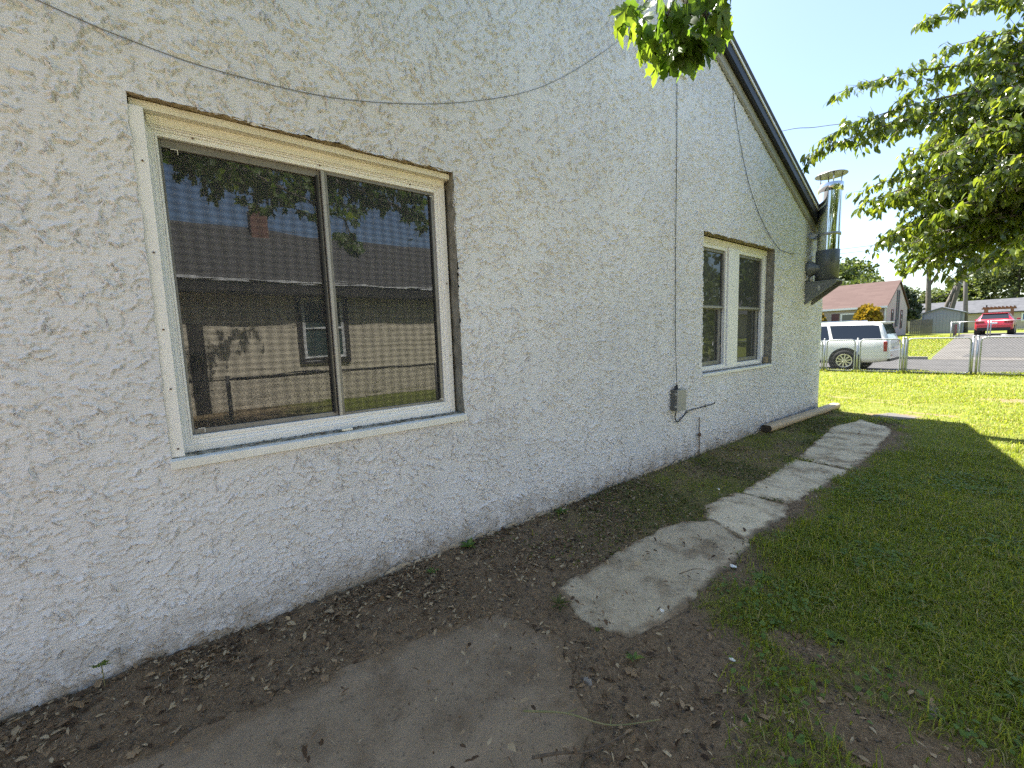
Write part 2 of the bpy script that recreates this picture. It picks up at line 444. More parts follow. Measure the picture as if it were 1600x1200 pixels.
t.color(t.mix(t.math('MULTIPLY', t.noise(2.5, 5), 0.7), br.outputs['Color'], (0.076, 0.046, 0.037))); t.set(Roughness=0.95); M['red_roof'] = t.m
M['grey_roof'] = simple('grey_blue_shingle', (0.060, 0.062, 0.068), 0.95, (0.09, 0.092, 0.099), 2.5)
M['shed'] = simple('blue_grey_shed_paint', (0.25, 0.262, 0.295), 0.6, (0.28, 0.292, 0.325), 2)
M['shed_trim'] = simple('pale_shed_trim', (0.17, 0.19, 0.20), 0.6)
M['white_paint'] = simple('clean_white_paint', (0.78, 0.78, 0.76), 0.5)
M['shutter'] = simple('maroon_shutter', (0.12, 0.055, 0.055), 0.6)
M['redwood'] = simple('red_brown_wood', (0.20, 0.085, 0.065), 0.8, (0.26, 0.12, 0.09), 4)
M['grey_wood'] = simple('grey_fence_wood', (0.13, 0.125, 0.115), 0.9, (0.19, 0.18, 0.165), 6)
M['pole_wood'] = simple('utility_pole_wood', (0.13, 0.115, 0.10), 0.9, (0.17, 0.155, 0.135), 5)
M['brick'] = simple('red_chimney_brick', (0.15, 0.075, 0.055), 0.9, (0.21, 0.11, 0.08), 12)
M['blue'] = simple('blue_paint', (0.07, 0.13, 0.32), 0.6)
# --- vehicles
def paint(name, c):
    t = NT(name); t.color(c); t.set(Roughness=0.3); t.b.inputs['Coat Weight'].default_value = 0.8; t.b.inputs['Coat Roughness'].default_value = 0.04
    return t.m
M['car_white'] = paint('pearl_white_car_paint', (0.74, 0.73, 0.69))
M['car_red'] = paint('bright_red_car_paint', (0.50, 0.025, 0.04))
M['tyre'] = simple('tyre_rubber', (0.018, 0.018, 0.018), 0.8)
M['rim'] = simple('bright_alloy', (0.62, 0.60, 0.56), 0.3, metal=0.8)
M['lamp_red'] = simple('red_lamp_lens', (0.30, 0.012, 0.012), 0.2, spec=0.7)
M['black_plastic'] = simple('black_bumper_plastic', (0.02, 0.02, 0.021), 0.6)
M['chrome'] = simple('chrome_strip', (0.75, 0.75, 0.75), 0.12, metal=1.0)

# ------------------------------------------------------------------ ground
D = -2.536          # plane of the stucco wall

def terrain(y):
    y = np.asarray(y, dtype=float)
    z = np.where(y < 18.3, 0.0, -0.2)
    z = np.where((y >= 18.3) & (y < 19.2), -0.2 * (y - 18.3) / 0.9, z)
    z = np.where((y > 28.9) & (y <= 46), -0.1 + 0.042 * (y - 28.9), z)
    z = np.where(y > 46, 0.618, z)
    return z

SLABS = [([(-2.02, -0.55), (-1.20, -0.75), (-0.62, 0.55), (-1.00, 1.10), (-1.40, 1.36), (-1.80, 1.24), (-1.93, 0.6)], -0.002, 'slab_near', 'grey slab half hidden under trodden dirt'),
    ([(-1.73, 1.62), (-1.42, 1.50), (-1.18, 1.60), (-1.13, 1.90), (-1.15, 2.35), (-1.20, 2.98), (-1.55, 3.22), (-1.74, 2.98), (-1.78, 2.40), (-1.73, 1.98)], 0.007, 'slab_mid', 'mid grey slab with dirt along its edges'),
    ([(-1.76, 3.38), (-1.60, 3.19), (-1.24, 3.02), (-1.22, 3.70), (-1.28, 3.91), (-1.69, 3.92)], 0.014, 'slab_far', 'small pale slab between two longer ones'),
    ([(-1.68, 3.945), (-1.30, 3.93), (-1.25, 4.10), (-1.20, 5.37), (-1.72, 5.44), (-1.70, 4.35)], 0.009, 'slab_far', 'long pale slab before the timber post'),
    ([(-1.73, 5.455), (-1.19, 5.385), (-1.20, 6.4), (-1.28, 7.7), (-1.36, 8.10), (-1.80, 8.52), (-1.95, 7.6), (-1.84, 6.6)], 0.012, 'slab_far', 'longest pale slab beside the timber post'),
    ([(-1.80, 8.95), (-1.38, 8.86), (-1.18, 9.28), (-1.62, 9.52)], 0.006, 'drive', 'worn slab lying in the sun at the path end')]
def slab_depth(x, y, polys=None):
    """how far inside a slab outline a point lies (negative outside)"""
    x = np.asarray(x, dtype=float); y = np.asarray(y, dtype=float)
    best = np.full(x.shape, -9.0)
    for poly in (polys or [q_[0] for q_ in SLABS]):
        p = np.array(poly)
        near = (x > p[:, 0].min() - .3) & (x < p[:, 0].max() + .3) & (y > p[:, 1].min() - .3) & (y < p[:, 1].max() + .3)
        if not near.any(): continue
        X_, Y_ = x[near], y[near]; ins = np.zeros(X_.shape, bool); dd = np.full(X_.shape, 9.0)
        for i in range(len(p)):
            (ax, ay), (bx_, by_) = p[i], p[(i + 1) % len(p)]
            c = ((ay > Y_) != (by_ > Y_)) & (X_ < (bx_ - ax) * (Y_ - ay) / (by_ - ay + 1e-12) + ax); ins ^= c
            t_ = np.clip(((X_ - ax) * (bx_ - ax) + (Y_ - ay) * (by_ - ay)) / ((bx_ - ax) ** 2 + (by_ - ay) ** 2), 0, 1)
            dd = np.minimum(dd, np.hypot(X_ - ax - t_ * (bx_ - ax), Y_ - ay - t_ * (by_ - ay)))
        best[near] = np.maximum(best[near], np.where(ins, dd, -dd))
    return best

EDGE_Y = [-3, 0.6, 1.0, 1.30, 1.80, 2.10, 2.86, 4.5, 7.2, 8.3, 9.0]
EDGE_X = [2.0, 0.9, 0.0, -0.55, -0.80, -1.02, -1.11, -1.17, -1.16, -1.28, -2.0]
BARE = [(-1.50, 9.30, 0.42, 0.24), (-2.55, 11.1, 0.7, 0.10), (-1.75, 10.7, 0.45, 0.07), (-0.1, 12.3, 0.6, 0.45), (-1.15, 9.75, 0.3, 0.1), (-0.2, 1.9, 0.35, 0.2), (-0.62, 2.15, 0.12, 0.1)]
def turf_mask(x, y):
    """0 = bare soil, 1 = full grass"""
    x = np.asarray(x, dtype=float); y = np.asarray(y, dtype=float)
    ex = np.interp(y, EDGE_Y, EDGE_X)
    wob = (fbm(x, y, 4.0, 3, 5) - 0.5) * 0.42
    m = sstep(-0.10, 0.26, x - ex + wob)
    near = sstep(1.15, 3.1, y + (fbm(x, y, 2.2, 3, 9) - 0.5) * 1.6)
    m = m * (0.13 + 0.87 * near)
    # thin weedy growth between wall and path
    strip = (x < -1.55) & (y > 1.6) & (y < 9.05) & (x > D)
    p = sstep(0.47, 0.62, fbm(x, y, 2.6, 3, 21))
    w = sstep(1.6, 4.0, y) * (0.22 + 0.35 * p + 0.45 * sstep(6.0, 8.8, y) * sstep(0.45, 0.6, fbm(x, y, 1.7, 3, 3)))
    m = np.where(strip, np.maximum(m, w), m)
    out = sstep(8.75, 9.35, y + (fbm(x, y, 3.0, 2, 31) - 0.5) * 0.5)
    m = np.maximum(m, out)
    for bx, by, rx, ry in BARE:
        d = np.hypot((x - bx) / rx, (y - by) / ry) + (fbm(x, y, 5.0, 3, 77) - 0.5) * 0.9
        m = m * (0.10 + 0.90 * sstep(0.7, 1.15, d))
    return np.clip(m, 0, 1)

def ground_z(x, y):
    x = np.asarray(x, dtype=float); y = np.asarray(y, dtype=float)
    z = terrain(y)
    loc = (1 - sstep(14, 18, y)) * (1 - sstep(4, 8, np.abs(x)))
    soil = 1 - turf_mask(x, y)
    lump = (fbm(x, y, 3.0, 3, 41) - 0.5) * 0.045
    crumb = (fbm(x, y, 22.0, 3, 51) - 0.5) * 0.030 * (0.35 + 0.65 * soil)
    bank = 0.035 * sstep(0.55, 0.0, x - D) * (y < 9.3)      # earth heaped a little against the wall
    dip = -0.05 * sstep(0.012, 0.07, slab_depth(x, y) + (fbm(x, y, 7, 3, 13) - 0.5) * 0.06)
    return z + (lump + crumb + bank) * loc - 0.004 + dip

xs = np.concatenate([np.arange(-300, -40, 20.), np.arange(-40, -10, 2.5), np.arange(-10, -5, 0.4), np.arange(-5, D - 0.1, 0.08),
                     np.arange(D - 0.1, 0.35, 0.0165), np.arange(0.4, 2.4, 0.06), np.arange(2.4, 8, 0.3), np.arange(8, 40, 2.), np.arange(40, 301, 20.)])
ys = np.concatenate([np.arange(-300, -40, 20.), np.arange(-40, -6, 2.), np.arange(-6, -1.0, 0.2), np.arange(-1.0, 4.2, 0.0165), np.arange(4.2, 9.6, 0.04),
                     np.arange(9.6, 18.2, 0.1), np.arange(18.2, 19.6, 0.1), np.arange(19.6, 29, 0.5), np.arange(29, 60, 1.0), np.arange(60, 120, 5.), np.arange(120, 401, 20.)])
GX, GY = np.meshgrid(xs, ys)
GZ = ground_z(GX, GY)
V = np.stack([GX.ravel(), GY.ravel(), GZ.ravel()], 1)
nx, ny = len(xs), len(ys)
ii, jj = np.meshgrid(np.arange(nx - 1), np.arange(ny - 1))
a = (jj * nx + ii).ravel()
F = np.stack([a, a + 1, a + nx + 1, a + nx], 1)
ground = build_np('ground', V, F, M['ground'], smooth=True, kind='structure')
ground['label'] = 'dark bare soil by the wall turning into lawn on the right'
att = ground.data.attributes.new('turf', 'FLOAT', 'POINT')
att.data.foreach_set('value', turf_mask(GX, GY).ravel().astype(np.float32))

# --- path of old slabs
path = bpy.data.objects.new('path', None); scene.collection.objects.link(path)
path['kind'] = 'structure'; path['_base'] = (0, 0, 0); path['label'] = 'old concrete path of broken slabs beside the house'
def slab(poly, top, mat, label=None, st=0.012):
    band = 0.13 if top < 0 else 0.045
    p = np.array(poly)
    gx = np.arange(p[:, 0].min() - 0.06, p[:, 0].max() + 0.06, st); gy = np.arange(p[:, 1].min() - 0.06, p[:, 1].max() + 0.06, st)
    X_, Y_ = np.meshgrid(gx, gy)
    dep = slab_depth(X_, Y_, [poly]) + (fbm(X_, Y_, 9, 4, 3) - 0.5) * 0.075
    Z_ = top + (fbm(X_, Y_, 4, 3, 8) - 0.5) * 0.016 + (fbm(X_, Y_, 45, 2, 9) - 0.5) * 0.004 - 0.055 * sstep(0.010, -0.014, dep)
    n_ = len(gx); ii, jj = np.meshgrid(np.arange(n_ - 1), np.arange(len(gy) - 1))
    ok = (dep > -0.025); ok = ok[:-1, :-1] & ok[1:, :-1] & ok[:-1, 1:] & ok[1:, 1:]
    a = (jj * n_ + ii)[ok]
    o = build_np('slab', np.stack([X_.ravel(), Y_.ravel(), Z_.ravel()], 1), np.stack([a, a + 1, a + n_ + 1, a + n_], 1), mat, path, smooth=True)
    o['label'] = label
    at_ = o.data.attributes.new('edge_dirt', 'FLOAT', 'POINT')
    at_.data.foreach_set('value', (0.85 * sstep(band, 0.0, dep + (fbm(X_, Y_, 13, 4, 23) - 0.5) * band * 1.8)).ravel().astype(np.float32))
    return o
for poly, top, mt_, lab in SLABS: slab(poly, top, M[mt_], lab)

# --- street, kerb, driveway
def strip(name, x0, x1, rows, mat, kind='structure', label=None):
    mb = MB()
    for (y0, z0, y1, z1) in rows:
        o = len(mb.v)
        mb.v += [(x0, y0, z0), (x1, y0, z0), (x1, y1, z1), (x0, y1, z1)]
        mb.f.append((o, o + 1, o + 2, o + 3))
    ob = build(name, mb, mat, kind=kind); 
    if label: ob['label'] = label
    return ob
strip('street', -150, 150, [(19.3, -0.190, 28.4, -0.190)], M['asphalt'], label='pale asphalt street beyond the fence')
kb = MB(); kb.box(-150, -3.6, 28.4, 28.62, -0.25, -0.06); kb.box(9.0, 150, 28.4, 28.62, -0.25, -0.06); kb.box(-150, 150, 19.1, 19.3, -0.25, -0.10)
o = build('kerb', kb, M['concrete'], kind='structure'); o['label'] = 'pale concrete kerbs of the street'
dw = MB()
def tz(y): return float(terrain(y)) + 0.012
for y0, y1 in ((28.35, 28.95), (28.95, 34), (34, 40), (40, 46), (46, 52)):
    z0, z1 = (-0.182 if y0 < 28.5 else tz(y0)), tz(y1)
    dw.add([(-3.45 - (y0 - 28.4) * 0.045, y0, z0), (2.2, y0, z0), (2.2, y1, z1), (-3.45 - (y1 - 28.4) * 0.045, y1, z1)], [(0, 1, 2, 3)])
drive = build('driveway', dw, M['drive'], kind='structure'); drive['label'] = 'sloping concrete driveway across the street'
lz = MB(); lz.add([(-2.5, 28.95, tz(28.95) + .008), (2.19, 28.95, tz(28.95) + .008), (2.19, 34, tz(34) + .008), (-2.3, 34, tz(34) + .008)], [(0, 1, 2, 3)])
lz.add([(-2.3, 34, tz(34) + .008), (2.19, 34, tz(34) + .008), (2.19, 42, tz(42) + .008), (-3.1, 42, tz(42) + .008)], [(0, 1, 2, 3)])
build('asphalt_patch', lz, M['asphalt'], drive, label='grey asphalt part of the driveway')

# ------------------------------------------------------------------ the stucco house
house = thing('stucco_house', 'pale grey house with thick trowelled stucco on its gable wall', 'house', (D, 3.6, 0))
Y_NEAR, Y_FAR = -1.9, 9.07
def rake_z(y):
    return np.minimum(3.0 + 0.443 * (9.07 - y), 3.0 + 0.443 * (np.asarray(y) + 1.87))
W1 = dict(y0=-0.100, y1=1.518, z0=0.955, z1=2.622)
W2 = dict(y0=4.850, y1=6.870, z0=0.985, z1=2.660)

# height field of the trowelled stucco, stroke by stroke
ST = 0.0045
hy0, hz0 = Y_NEAR, -0.15
HNY, HNZ = int((Y_FAR - hy0) / ST) + 2, int((5.7 - hz0) / ST) + 2
yy = hy0 + np.arange(HNY) * ST; zz = hz0 + np.arange(HNZ) * ST
cy_, cz_ = np.meshgrid(hy0 + np.arange(0, HNY, 4) * ST, hz0 + np.arange(0, HNZ, 4) * ST, indexing='ij')
coarse = (fbm(cy_, cz_, 1.6, 3, 2) - 0.5) * 0.018 + (fbm(cy_, cz_, 9.0, 3, 12) - 0.5) * 0.010
Hm = np.repeat(np.repeat(coarse, 4, 0), 4, 1)[:HNY, :HNZ].astype(np.float32)
k = 4
for ax in (0, 1):                                 # smooth the repeated cells
    c = np.cumsum(np.insert(Hm, 0, 0, axis=ax), axis=ax, dtype=np.float64)
    n = Hm.shape[ax]
    lo = np.clip(np.arange(n) - k // 2, 0, n); hi = np.clip(np.arange(n) + k // 2 + 1, 0, n)
    Hm = ((np.take(c, hi, ax) - np.take(c, lo, ax)) / (hi - lo).reshape((-1, 1) if ax == 0 else (1, -1))).astype(np.float32)
ridge = np.zeros_like(Hm)
groove = np.zeros_like(Hm)
NS = 86000
sy = rng.uniform(Y_NEAR, Y_FAR, NS); sz = rng.uniform(-0.1, 5.5, NS)
keep = (sz < rake_z(sy) + 0.05) & (sy > -1.3)
sy, sz = sy[keep], sz[keep]
flow = fbm(sy, sz, 0.8, 2, 71) * 5.2
dens = 0.15 + 1.7 * fbm(sy, sz, 2.3, 3, 171)
for q in range(len(sy)):
    big = random.random()
    if random.random() > dens[q]: continue
    grow = 1.0 + 0.06 * max(0.0, sy[q])
    L = (random.uniform(0.010, 0.030) if big < 0.78 else random.uniform(0.03, 0.085)) * grow
    w1 = random.uniform(0.0028, 0.0048) * grow; w2_ = random.uniform(0.005, 0.010) * grow
    A = (random.uniform(0.005, 0.012) if big < 0.72 else random.uniform(0.008, 0.018)) * grow
    th = flow[q] + random.gauss(0, 0.8); cur = random.uniform(-14, 14)
    ca, sa = math.cos(th), math.sin(th)
    if ca < 0: ca, sa = -ca, -sa                 # the trowel left its sharp lip mostly on the lower side
    if random.random() < 0.85: sg = -1
    else: sg = 1
    ext = L / 2 + w2_ + 0.012
    i0 = max(0, int((sy[q] - ext - hy0) / ST)); i1 = min(HNY, int((sy[q] + ext - hy0) / ST) + 1)
    j0 = max(0, int((sz[q] - ext - hz0) / ST)); j1 = min(HNZ, int((sz[q] + ext - hz0) / ST) + 1)
    if i1 <= i0 or j1 <= j0: continue
    dy = (yy[i0:i1] - sy[q])[:, None]; dz = (zz[j0:j1] - sz[q])[None, :]
    s_ = dy * ca + dz * sa
    tt = sg * (-dy * sa + dz * ca - cur * s_ * s_ + 0.004 * np.sin(s_ * random.uniform(60, 160) + big * 40))
    al = np.sqrt(np.clip(1 - (2 * s_ / L) ** 2, 0, 1))
    pr = np.where(tt > 0, np.clip(1 - tt / w1, 0, 1), np.clip(1 + tt / w2_, 0, 1) ** 1.7)
    sub = ridge[i0:i1, j0:j1]
    np.maximum(sub, (A * al * pr).astype(np.float32), out=sub)
    gp = np.clip(1 - np.abs(tt - w1 * 1.9) / (w1 * 1.3), 0, 1)
    sub = groove[i0:i1, j0:j1]
    np.maximum(sub, (0.95 * A * al * gp).astype(np.float32), out=sub)
Hm += ridge - groove * (ridge < 0.003)

def lines(stops):
    out = []
    for (a, b, s0, s1) in stops:
        n = max(1, int(round((b - a) / ((s0 + s1) / 2))))
        u = np.linspace(0, 1, n + 1)[:-1]
        w = s0 + (s1 - s0) * u
        c = np.concatenate([[0], np.cumsum(w)]); c = c[:-1] / c[-1]
        out.append(a + (b - a) * c)
    return np.concatenate(out + [[stops[-1][1]]])
wy = lines([(Y_NEAR, -0.75, 0.06, 0.02), (-0.75, W1['y0'], 0.0056, 0.0056), (W1['y0'], W1['y1'], 0.0056, 0.0056), (W1['y1'], 2.6, 0.0056, 0.0065), (2.6, W2['y0'], 0.0065, 0.010),
            (W2['y0'], W2['y1'], 0.010, 0.012), (W2['y1'], Y_FAR, 0.012, 0.016)])
wz = lines([(-0.12, W1['z0'], 0.0068, 0.0066), (W1['z0'], W2['z0'], 0.0066, 0.0066), (W2['z0'], W1['z1'], 0.0066, 0.0068), (W1['z1'], W2['z1'], 0.0066, 0.0066), (W2['z1'], 3.4, 0.0068, 0.0090), (3.4, 4.6, 0.0090, 0.012), (4.6, 5.45, 0.02, 0.03)])
WY, WZ = np.meshgrid(wy, wz, indexing='ij')
hi = np.clip(((WY - hy0) / ST).astype(int), 0, HNY - 1); hj = np.clip(((WZ - hz0) / ST).astype(int), 0, HNZ - 1)
WH = Hm[hi, hj]
# lower bulge at the foot, ragged lip over the windows
WH = WH + 0.012 * sstep(0.22, 0.0, WZ)
JY, JZ = np.zeros_like(WY), np.zeros_like(WZ)
for W in (W1, W2):
    nearw = (WY >= W['y0'] - 0.001) & (WY <= W['y1'] + 0.001)
    topd = WZ - W['z1']
    f = np.where(nearw & (topd > -0.001), np.exp(-np.maximum(topd, 0) / 0.03), 0)
    rag = (fbm(WY, WZ * 0 + 3, 16, 4, 6) - 0.5)
    JZ += f * (rag * 0.030 + 0.002)
    WH = WH + f * 0.004
    sided = WY - W['y1']
    nz = (WZ >= W['z0'] - 0.001) & (WZ <= W['z1'] + 0.001)
    f = np.where(nz & (sided > -0.001), np.exp(-np.maximum(sided, 0) / 0.025), 0)
    JY += f * ((fbm(WZ, WY * 0 + 7, 11, 3, 8) - 0.5) * 0.024 + 0.004)
    sided = W['y0'] - WY
    f = np.where(nz & (sided > -0.001), np.exp(-np.maximum(sided, 0) / 0.025), 0)
    JY -= f * ((fbm(WZ, WY * 0 + 9, 14, 3, 18) - 0.5) * 0.012 + 0.002)
endj = sstep(8.85, 9.07, WY)
WH = WH - 0.02 * endj * endj
JY += endj * (fbm(WZ, WZ * 0 + 1, 5, 3, 91) - 0.5) * 0.03
V = np.stack([D + WH.ravel(), (WY + JY).ravel(), (WZ + JZ).ravel()], 1)
ny_, nz_ = len(wy), len(wz)
ii, jj = np.meshgrid(np.arange(ny_ - 1), np.arange(nz_ - 1), indexing='ij')
yc = (wy[:-1] + wy[1:])[:, None] / 2 + 0 * jj; zc = (wz[:-1] + wz[1:])[None, :] / 2 + 0 * ii
ok = zc < rake_z(yc) + 0.02
for W in (W1, W2):
    ok &= ~((yc > W['y0']) & (yc < W['y1']) & (zc > W['z0']) & (zc < W['z1']))
a = (ii * nz_ + jj)[ok]
F = np.stack([a, a + nz_, a + nz_ + 1, a + 1], 1)
wall = build_np('wall', V, F, M['stucco'], house, smooth=True)
# the other walls of the house
ow = MB()
ow.box(-10.6, D - 0.004, Y_FAR - 0.22, Y_FAR - 0.012, -0.1, 3.0)
ow.box(-10.6, D - 0.03, Y_NEAR, Y_NEAR + 0.2, -0.1, 3.0)
ow.box(-10.8, -10.6, Y_NEAR, Y_FAR - 0.012, -0.1, 3.0)
build('side_wall', ow, M['stucco'], house)
# dark rooms behind the openings, closing the wall from inside
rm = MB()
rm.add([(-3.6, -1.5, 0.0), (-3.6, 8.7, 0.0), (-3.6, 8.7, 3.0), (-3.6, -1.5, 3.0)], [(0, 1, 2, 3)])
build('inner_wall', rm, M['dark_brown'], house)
# --- roof
rf = MB()
ridge_y = 3.6; rz = float(rake_z(3.6)) + 0.10
for s in (1, -1):
    ye = ridge_y + s * 5.72; ze = rz - 0.443 * 5.72
    rf.hexa([(-10.9, ridge_y, rz - 0.06), (D + 0.13, ridge_y, rz - 0.06), (D + 0.13, ye, ze - 0.06), (-10.9, ye, ze - 0.06),
             (-10.9, ridge_y, rz), (D + 0.13, ridge_y, rz), (D + 0.13, ye, ze), (-10.9, ye, ze)])
roof = build('roof', rf, M['shingle_dark'], house)
def rake_strip(x0, x1, dz0, dz1):
    m = MB()
    for s in (1, -1):
        ye = ridge_y + s * 5.70; ze = rz - 0.443 * 5.70
        m.hexa([(x0, ridge_y, rz + dz0), (x1, ridge_y, rz + dz0), (x1, ye, ze + dz0), (x0, ye, ze + dz0),
                (x0, ridge_y, rz + dz1), (x1, ridge_y, rz + dz1), (x1, ye, ze + dz1), (x0, ye, ze + dz1)])
    return m
build('rake_board', rake_strip(D + 0.075, D + 0.112, -0.205, -0.062), M['black_trim'], roof)
build('drip_edge', rake_strip(D + 0.114, D + 0.126, -0.092, -0.064), M['sill'], roof)
build('frieze_board', rake_strip(D + 0.012, D + 0.045, -0.30, -0.19), M['box_grey'], roof)
build('soffit', rake_strip(D - 0.05, D + 0.074, -0.186, -0.165), M['dark_brown'], roof)

# --- window one
def screw(mb, x, y, z):
    mb.lathe([(0.0, 0.004), (0.0045, 0.004), (0.0045, -0.002)], (x, y, z), 'x', 8)

def reveal(win, W, depth, mats):
    mb = MB(); n = 60; x1 = D + 0.006
    # top lip: rough stucco thickness
    vs = []; fs = []
    for i in range(n + 1):
        y = W['y0'] - 0.004 + (W['y1'] - W['y0'] + 0.008) * i / n
        for j in range(4):
            x = x1 - 0.038 * j / 3
            r_ = (vnoise(y * 30, j * 1.7, 4) - 0.5) * 0.018
            vs.append((x, y, W['z1'] + 0.004 + r_ - (0.006 if j in (1, 2) else 0)))
    for i in range(n):
        for j in range(3): fs.append((i * 4 + j, i * 4 + j + 1, i * 4 + j + 5, i * 4 + j + 4))
    mb.add(vs, fs)
    build('stucco_lip', mb, M['raw_stucco'], win, smooth=True)
    mb = MB(); mb.box(D - 0.09, D - 0.032, W['y0'] - 0.01, W['y1'] + 0.01, W['z1'] + 0.002, W['z1'] + 0.03)
    build('lintel', mb, M['raw_stucco'], win)
    mb = MB(); vs = []; fs = []
    for i in range(n + 1):
        z = W['z0'] - 0.01 + (W['z1'] - W['z0'] + 0.02) * i / n
        for j in range(5):
            x = x1 - depth * j / 4
            r_ = (vnoise(z * 22, j * 2.1, 14) - 0.5) * 0.012
            vs.append((x, W['y1'] + 0.002 + r_, z))
    for i in range(n):
        for j in range(4): fs.append((i * 5 + j, i * 5 + j + 5, i * 5 + j + 6, i * 5 + j + 1))
    mb.add(vs, fs)
    build('reveal', mb, M['grey_reveal'], win, smooth=True)
    mb = MB(); mb.box(D - depth, D - 0.035, W['y0'] - 0.02, W['y0'] - 0.001, W['z0'], W['z1'])
    build('reveal', mb, M['grey_reveal'], win)

g = (-0.014, 1.426, 1.070, 2.505)      # visible glass rectangle
fr1 = MB()
fr1.ring(D - 0.115, D - 0.083, (-0.094, 1.500, 0.986, 2.585), (-0.046, 1.462, 1.026, 2.540))
win = build('window', fr1, M['white'], house); bevel(win, 0.003)
win['label'] = 'large sliding window in a white frame'
reveal(win, W1, 0.12, None)
hb = MB(); hb.box(D - 0.112, D - 0.030, -0.098, 1.512, 2.586, 2.620)
build('head_board', hb, M['cream'], win)
hb = MB(); hb.box(D - 0.0825, D - 0.074, -0.046, 1.490, 2.546, 2.585)
build('head_trim', hb, M['cream'], win)
jt = MB(); jt.box(D - 0.0825, D - 0.010, -0.1085, -0.052, 0.988, 2.584)
b_ = build('jamb_trim', jt, M['white'], win); bevel(b_, 0.003)
st1 = MB(); st1.ring(D - 0.120, D - 0.092, (-0.046, 1.462, 1.026, 2.540), (-0.034, 1.449, 1.041, 2.530))
b_ = build('frame_step', st1, M['white'], win); bevel(b_, 0.002)
st1 = MB(); st1.ring(D - 0.120, D - 0.100, (-0.034, 1.449, 1.041, 2.530), (-0.024, 1.438, 1.054, 2.518))
b_ = build('frame_step', st1, M['white'], win); bevel(b_, 0.002)
st1 = MB(); st1.ring(D - 0.120, D - 0.096, (-0.024, 1.438, 1.054, 2.518), g)
b_ = build('frame_step', st1, M['white'], win); bevel(b_, 0.002)
sc = MB()
for (x, y, z) in [(D - 0.010, -0.075, z) for z in (1.03, 1.32, 1.60, 1.95, 2.35)] + [(D - 0.091, y, 2.524) for y in (0.12, 0.7, 1.25)] + [(D - 0.081, 1.480, z) for z in (1.4, 1.9)]:
    sc = MB(); screw(sc, x, y, z); build('screw', sc, M['rust'], win)
# sashes
sa = MB()
sa.ring(D - 0.150, D - 0.126, (g[0] - 0.004, 0.702, g[2] - 0.004, g[3] + 0.004), (g[0] + 0.010, 0.688, g[2] + 0.026, g[3] - 0.036))
s1 = build('sash', sa, M['sash'], win); bevel(s1, 0.002)
sa = MB()
sa.ring(D - 0.128, D - 0.108, (0.704, g[1] + 0.004, g[2] - 0.004, g[3] + 0.004), (0.738, g[1] - 0.024, g[2] + 0.016, g[3] - 0.018))
s2 = build('sash', sa, M['sash'], win); bevel(s2, 0.002)
ms = MB(); ms.box(D - 0.128, D - 0.101, 0.706, 0.722, g[2] + 0.002, g[3] - 0.002)
build('meeting_strip', ms, M['sash_light'], win)
ms = MB(); ms.box(D - 0.148, D - 0.112, 0.678, 0.688, g[2] + 0.020, g[3] - 0.03)
build('dark_gap', ms, M['sash_dark'], win)
ms = MB(); ms.box(D - 0.128, D - 0.106, g[1] - 0.034, g[1] - 0.0245, g[2] + 0.016, g[3] - 0.018)
build('dark_gap', ms, M['sash_dark'], win)
for (y0, y1, x, z0, z1) in ((g[0] + 0.006, 0.69, D - 0.140, g[2] + 0.02, g[3] - 0.03), (0.734, g[1] - 0.02, D - 0.120, g[2] + 0.012, g[3] - 0.014)):
    pm = MB(); pm.box(x - 0.005, x, y0, y1, z0, z1)
    build('pane', pm, M['glass'], win)
    sc_ = MB(); sc_.add([(x + 0.006, y0, z0), (x + 0.006, y1, z0), (x + 0.006, y1, z1), (x + 0.006, y0, z1)], [(0, 1, 2, 3)]); build('insect_screen', sc_, M['screen'], win)
for (y, z, x) in ((0.012, 1.098, D - 0.118), (1.388, 1.092, D - 0.104), (0.03, 2.462, D - 0.118), (1.39, 2.476, D - 0.104)):
    cl = MB(); cl.prism([(y, z), (y + .025, z), (y + .025, z - .02), (y + .028, z - .02), (y + .028, z + .003), (y, z + .003)], 'x', x, x + 0.002)
    build('screen_clip', cl, M['sill'], win)
# sill: capped board that projects a little, grimy ledge above it
sl = MB()
sl.prism([(D + 0.028, 0.938), (D + 0.028, 0.980), (D - 0.004, 0.986), (D - 0.06, 0.986), (D - 0.06, 0.938)], 'y', -0.108, 1.530)
sl.v = [(p[0], p[1], p[2]) for p in sl.v]
s_ = build('sill', sl, M['sill'], win); bevel(s_, 0.0025)
ld = MB(); ld.box(D - 0.088, D - 0.006, -0.096, 1.508, 0.9865, 0.991)
build('ledge_grime', ld, M['sill_dirt'], win)
crumbs = MB()
for q in range(170):
    y = random.uniform(-0.08, 1.48); x = D - random.uniform(0.015, 0.08); r_ = random.uniform(0.002, 0.007)
    if 0.25 < y < 0.33 and random.random() < .3: r_ *= 2
    crumbs.add([(x - r_, y - r_, .990), (x + r_, y - r_ * .4, .990), (x, y + r_, .990), (x, y, .990 + r_ * 1.1)], [(0, 1, 3), (1, 2, 3), (2, 0, 3)])
o = build('debris', crumbs, M['litter'], win); o['kind'] = 'stuff'
lt = MB(); lt.box(D - 0.022, D - 0.002, 0.685, 0.745, 0.9915, 1.004)
b_ = build('latch_block', lt, M['cream'], win); bevel(b_, 0.003)

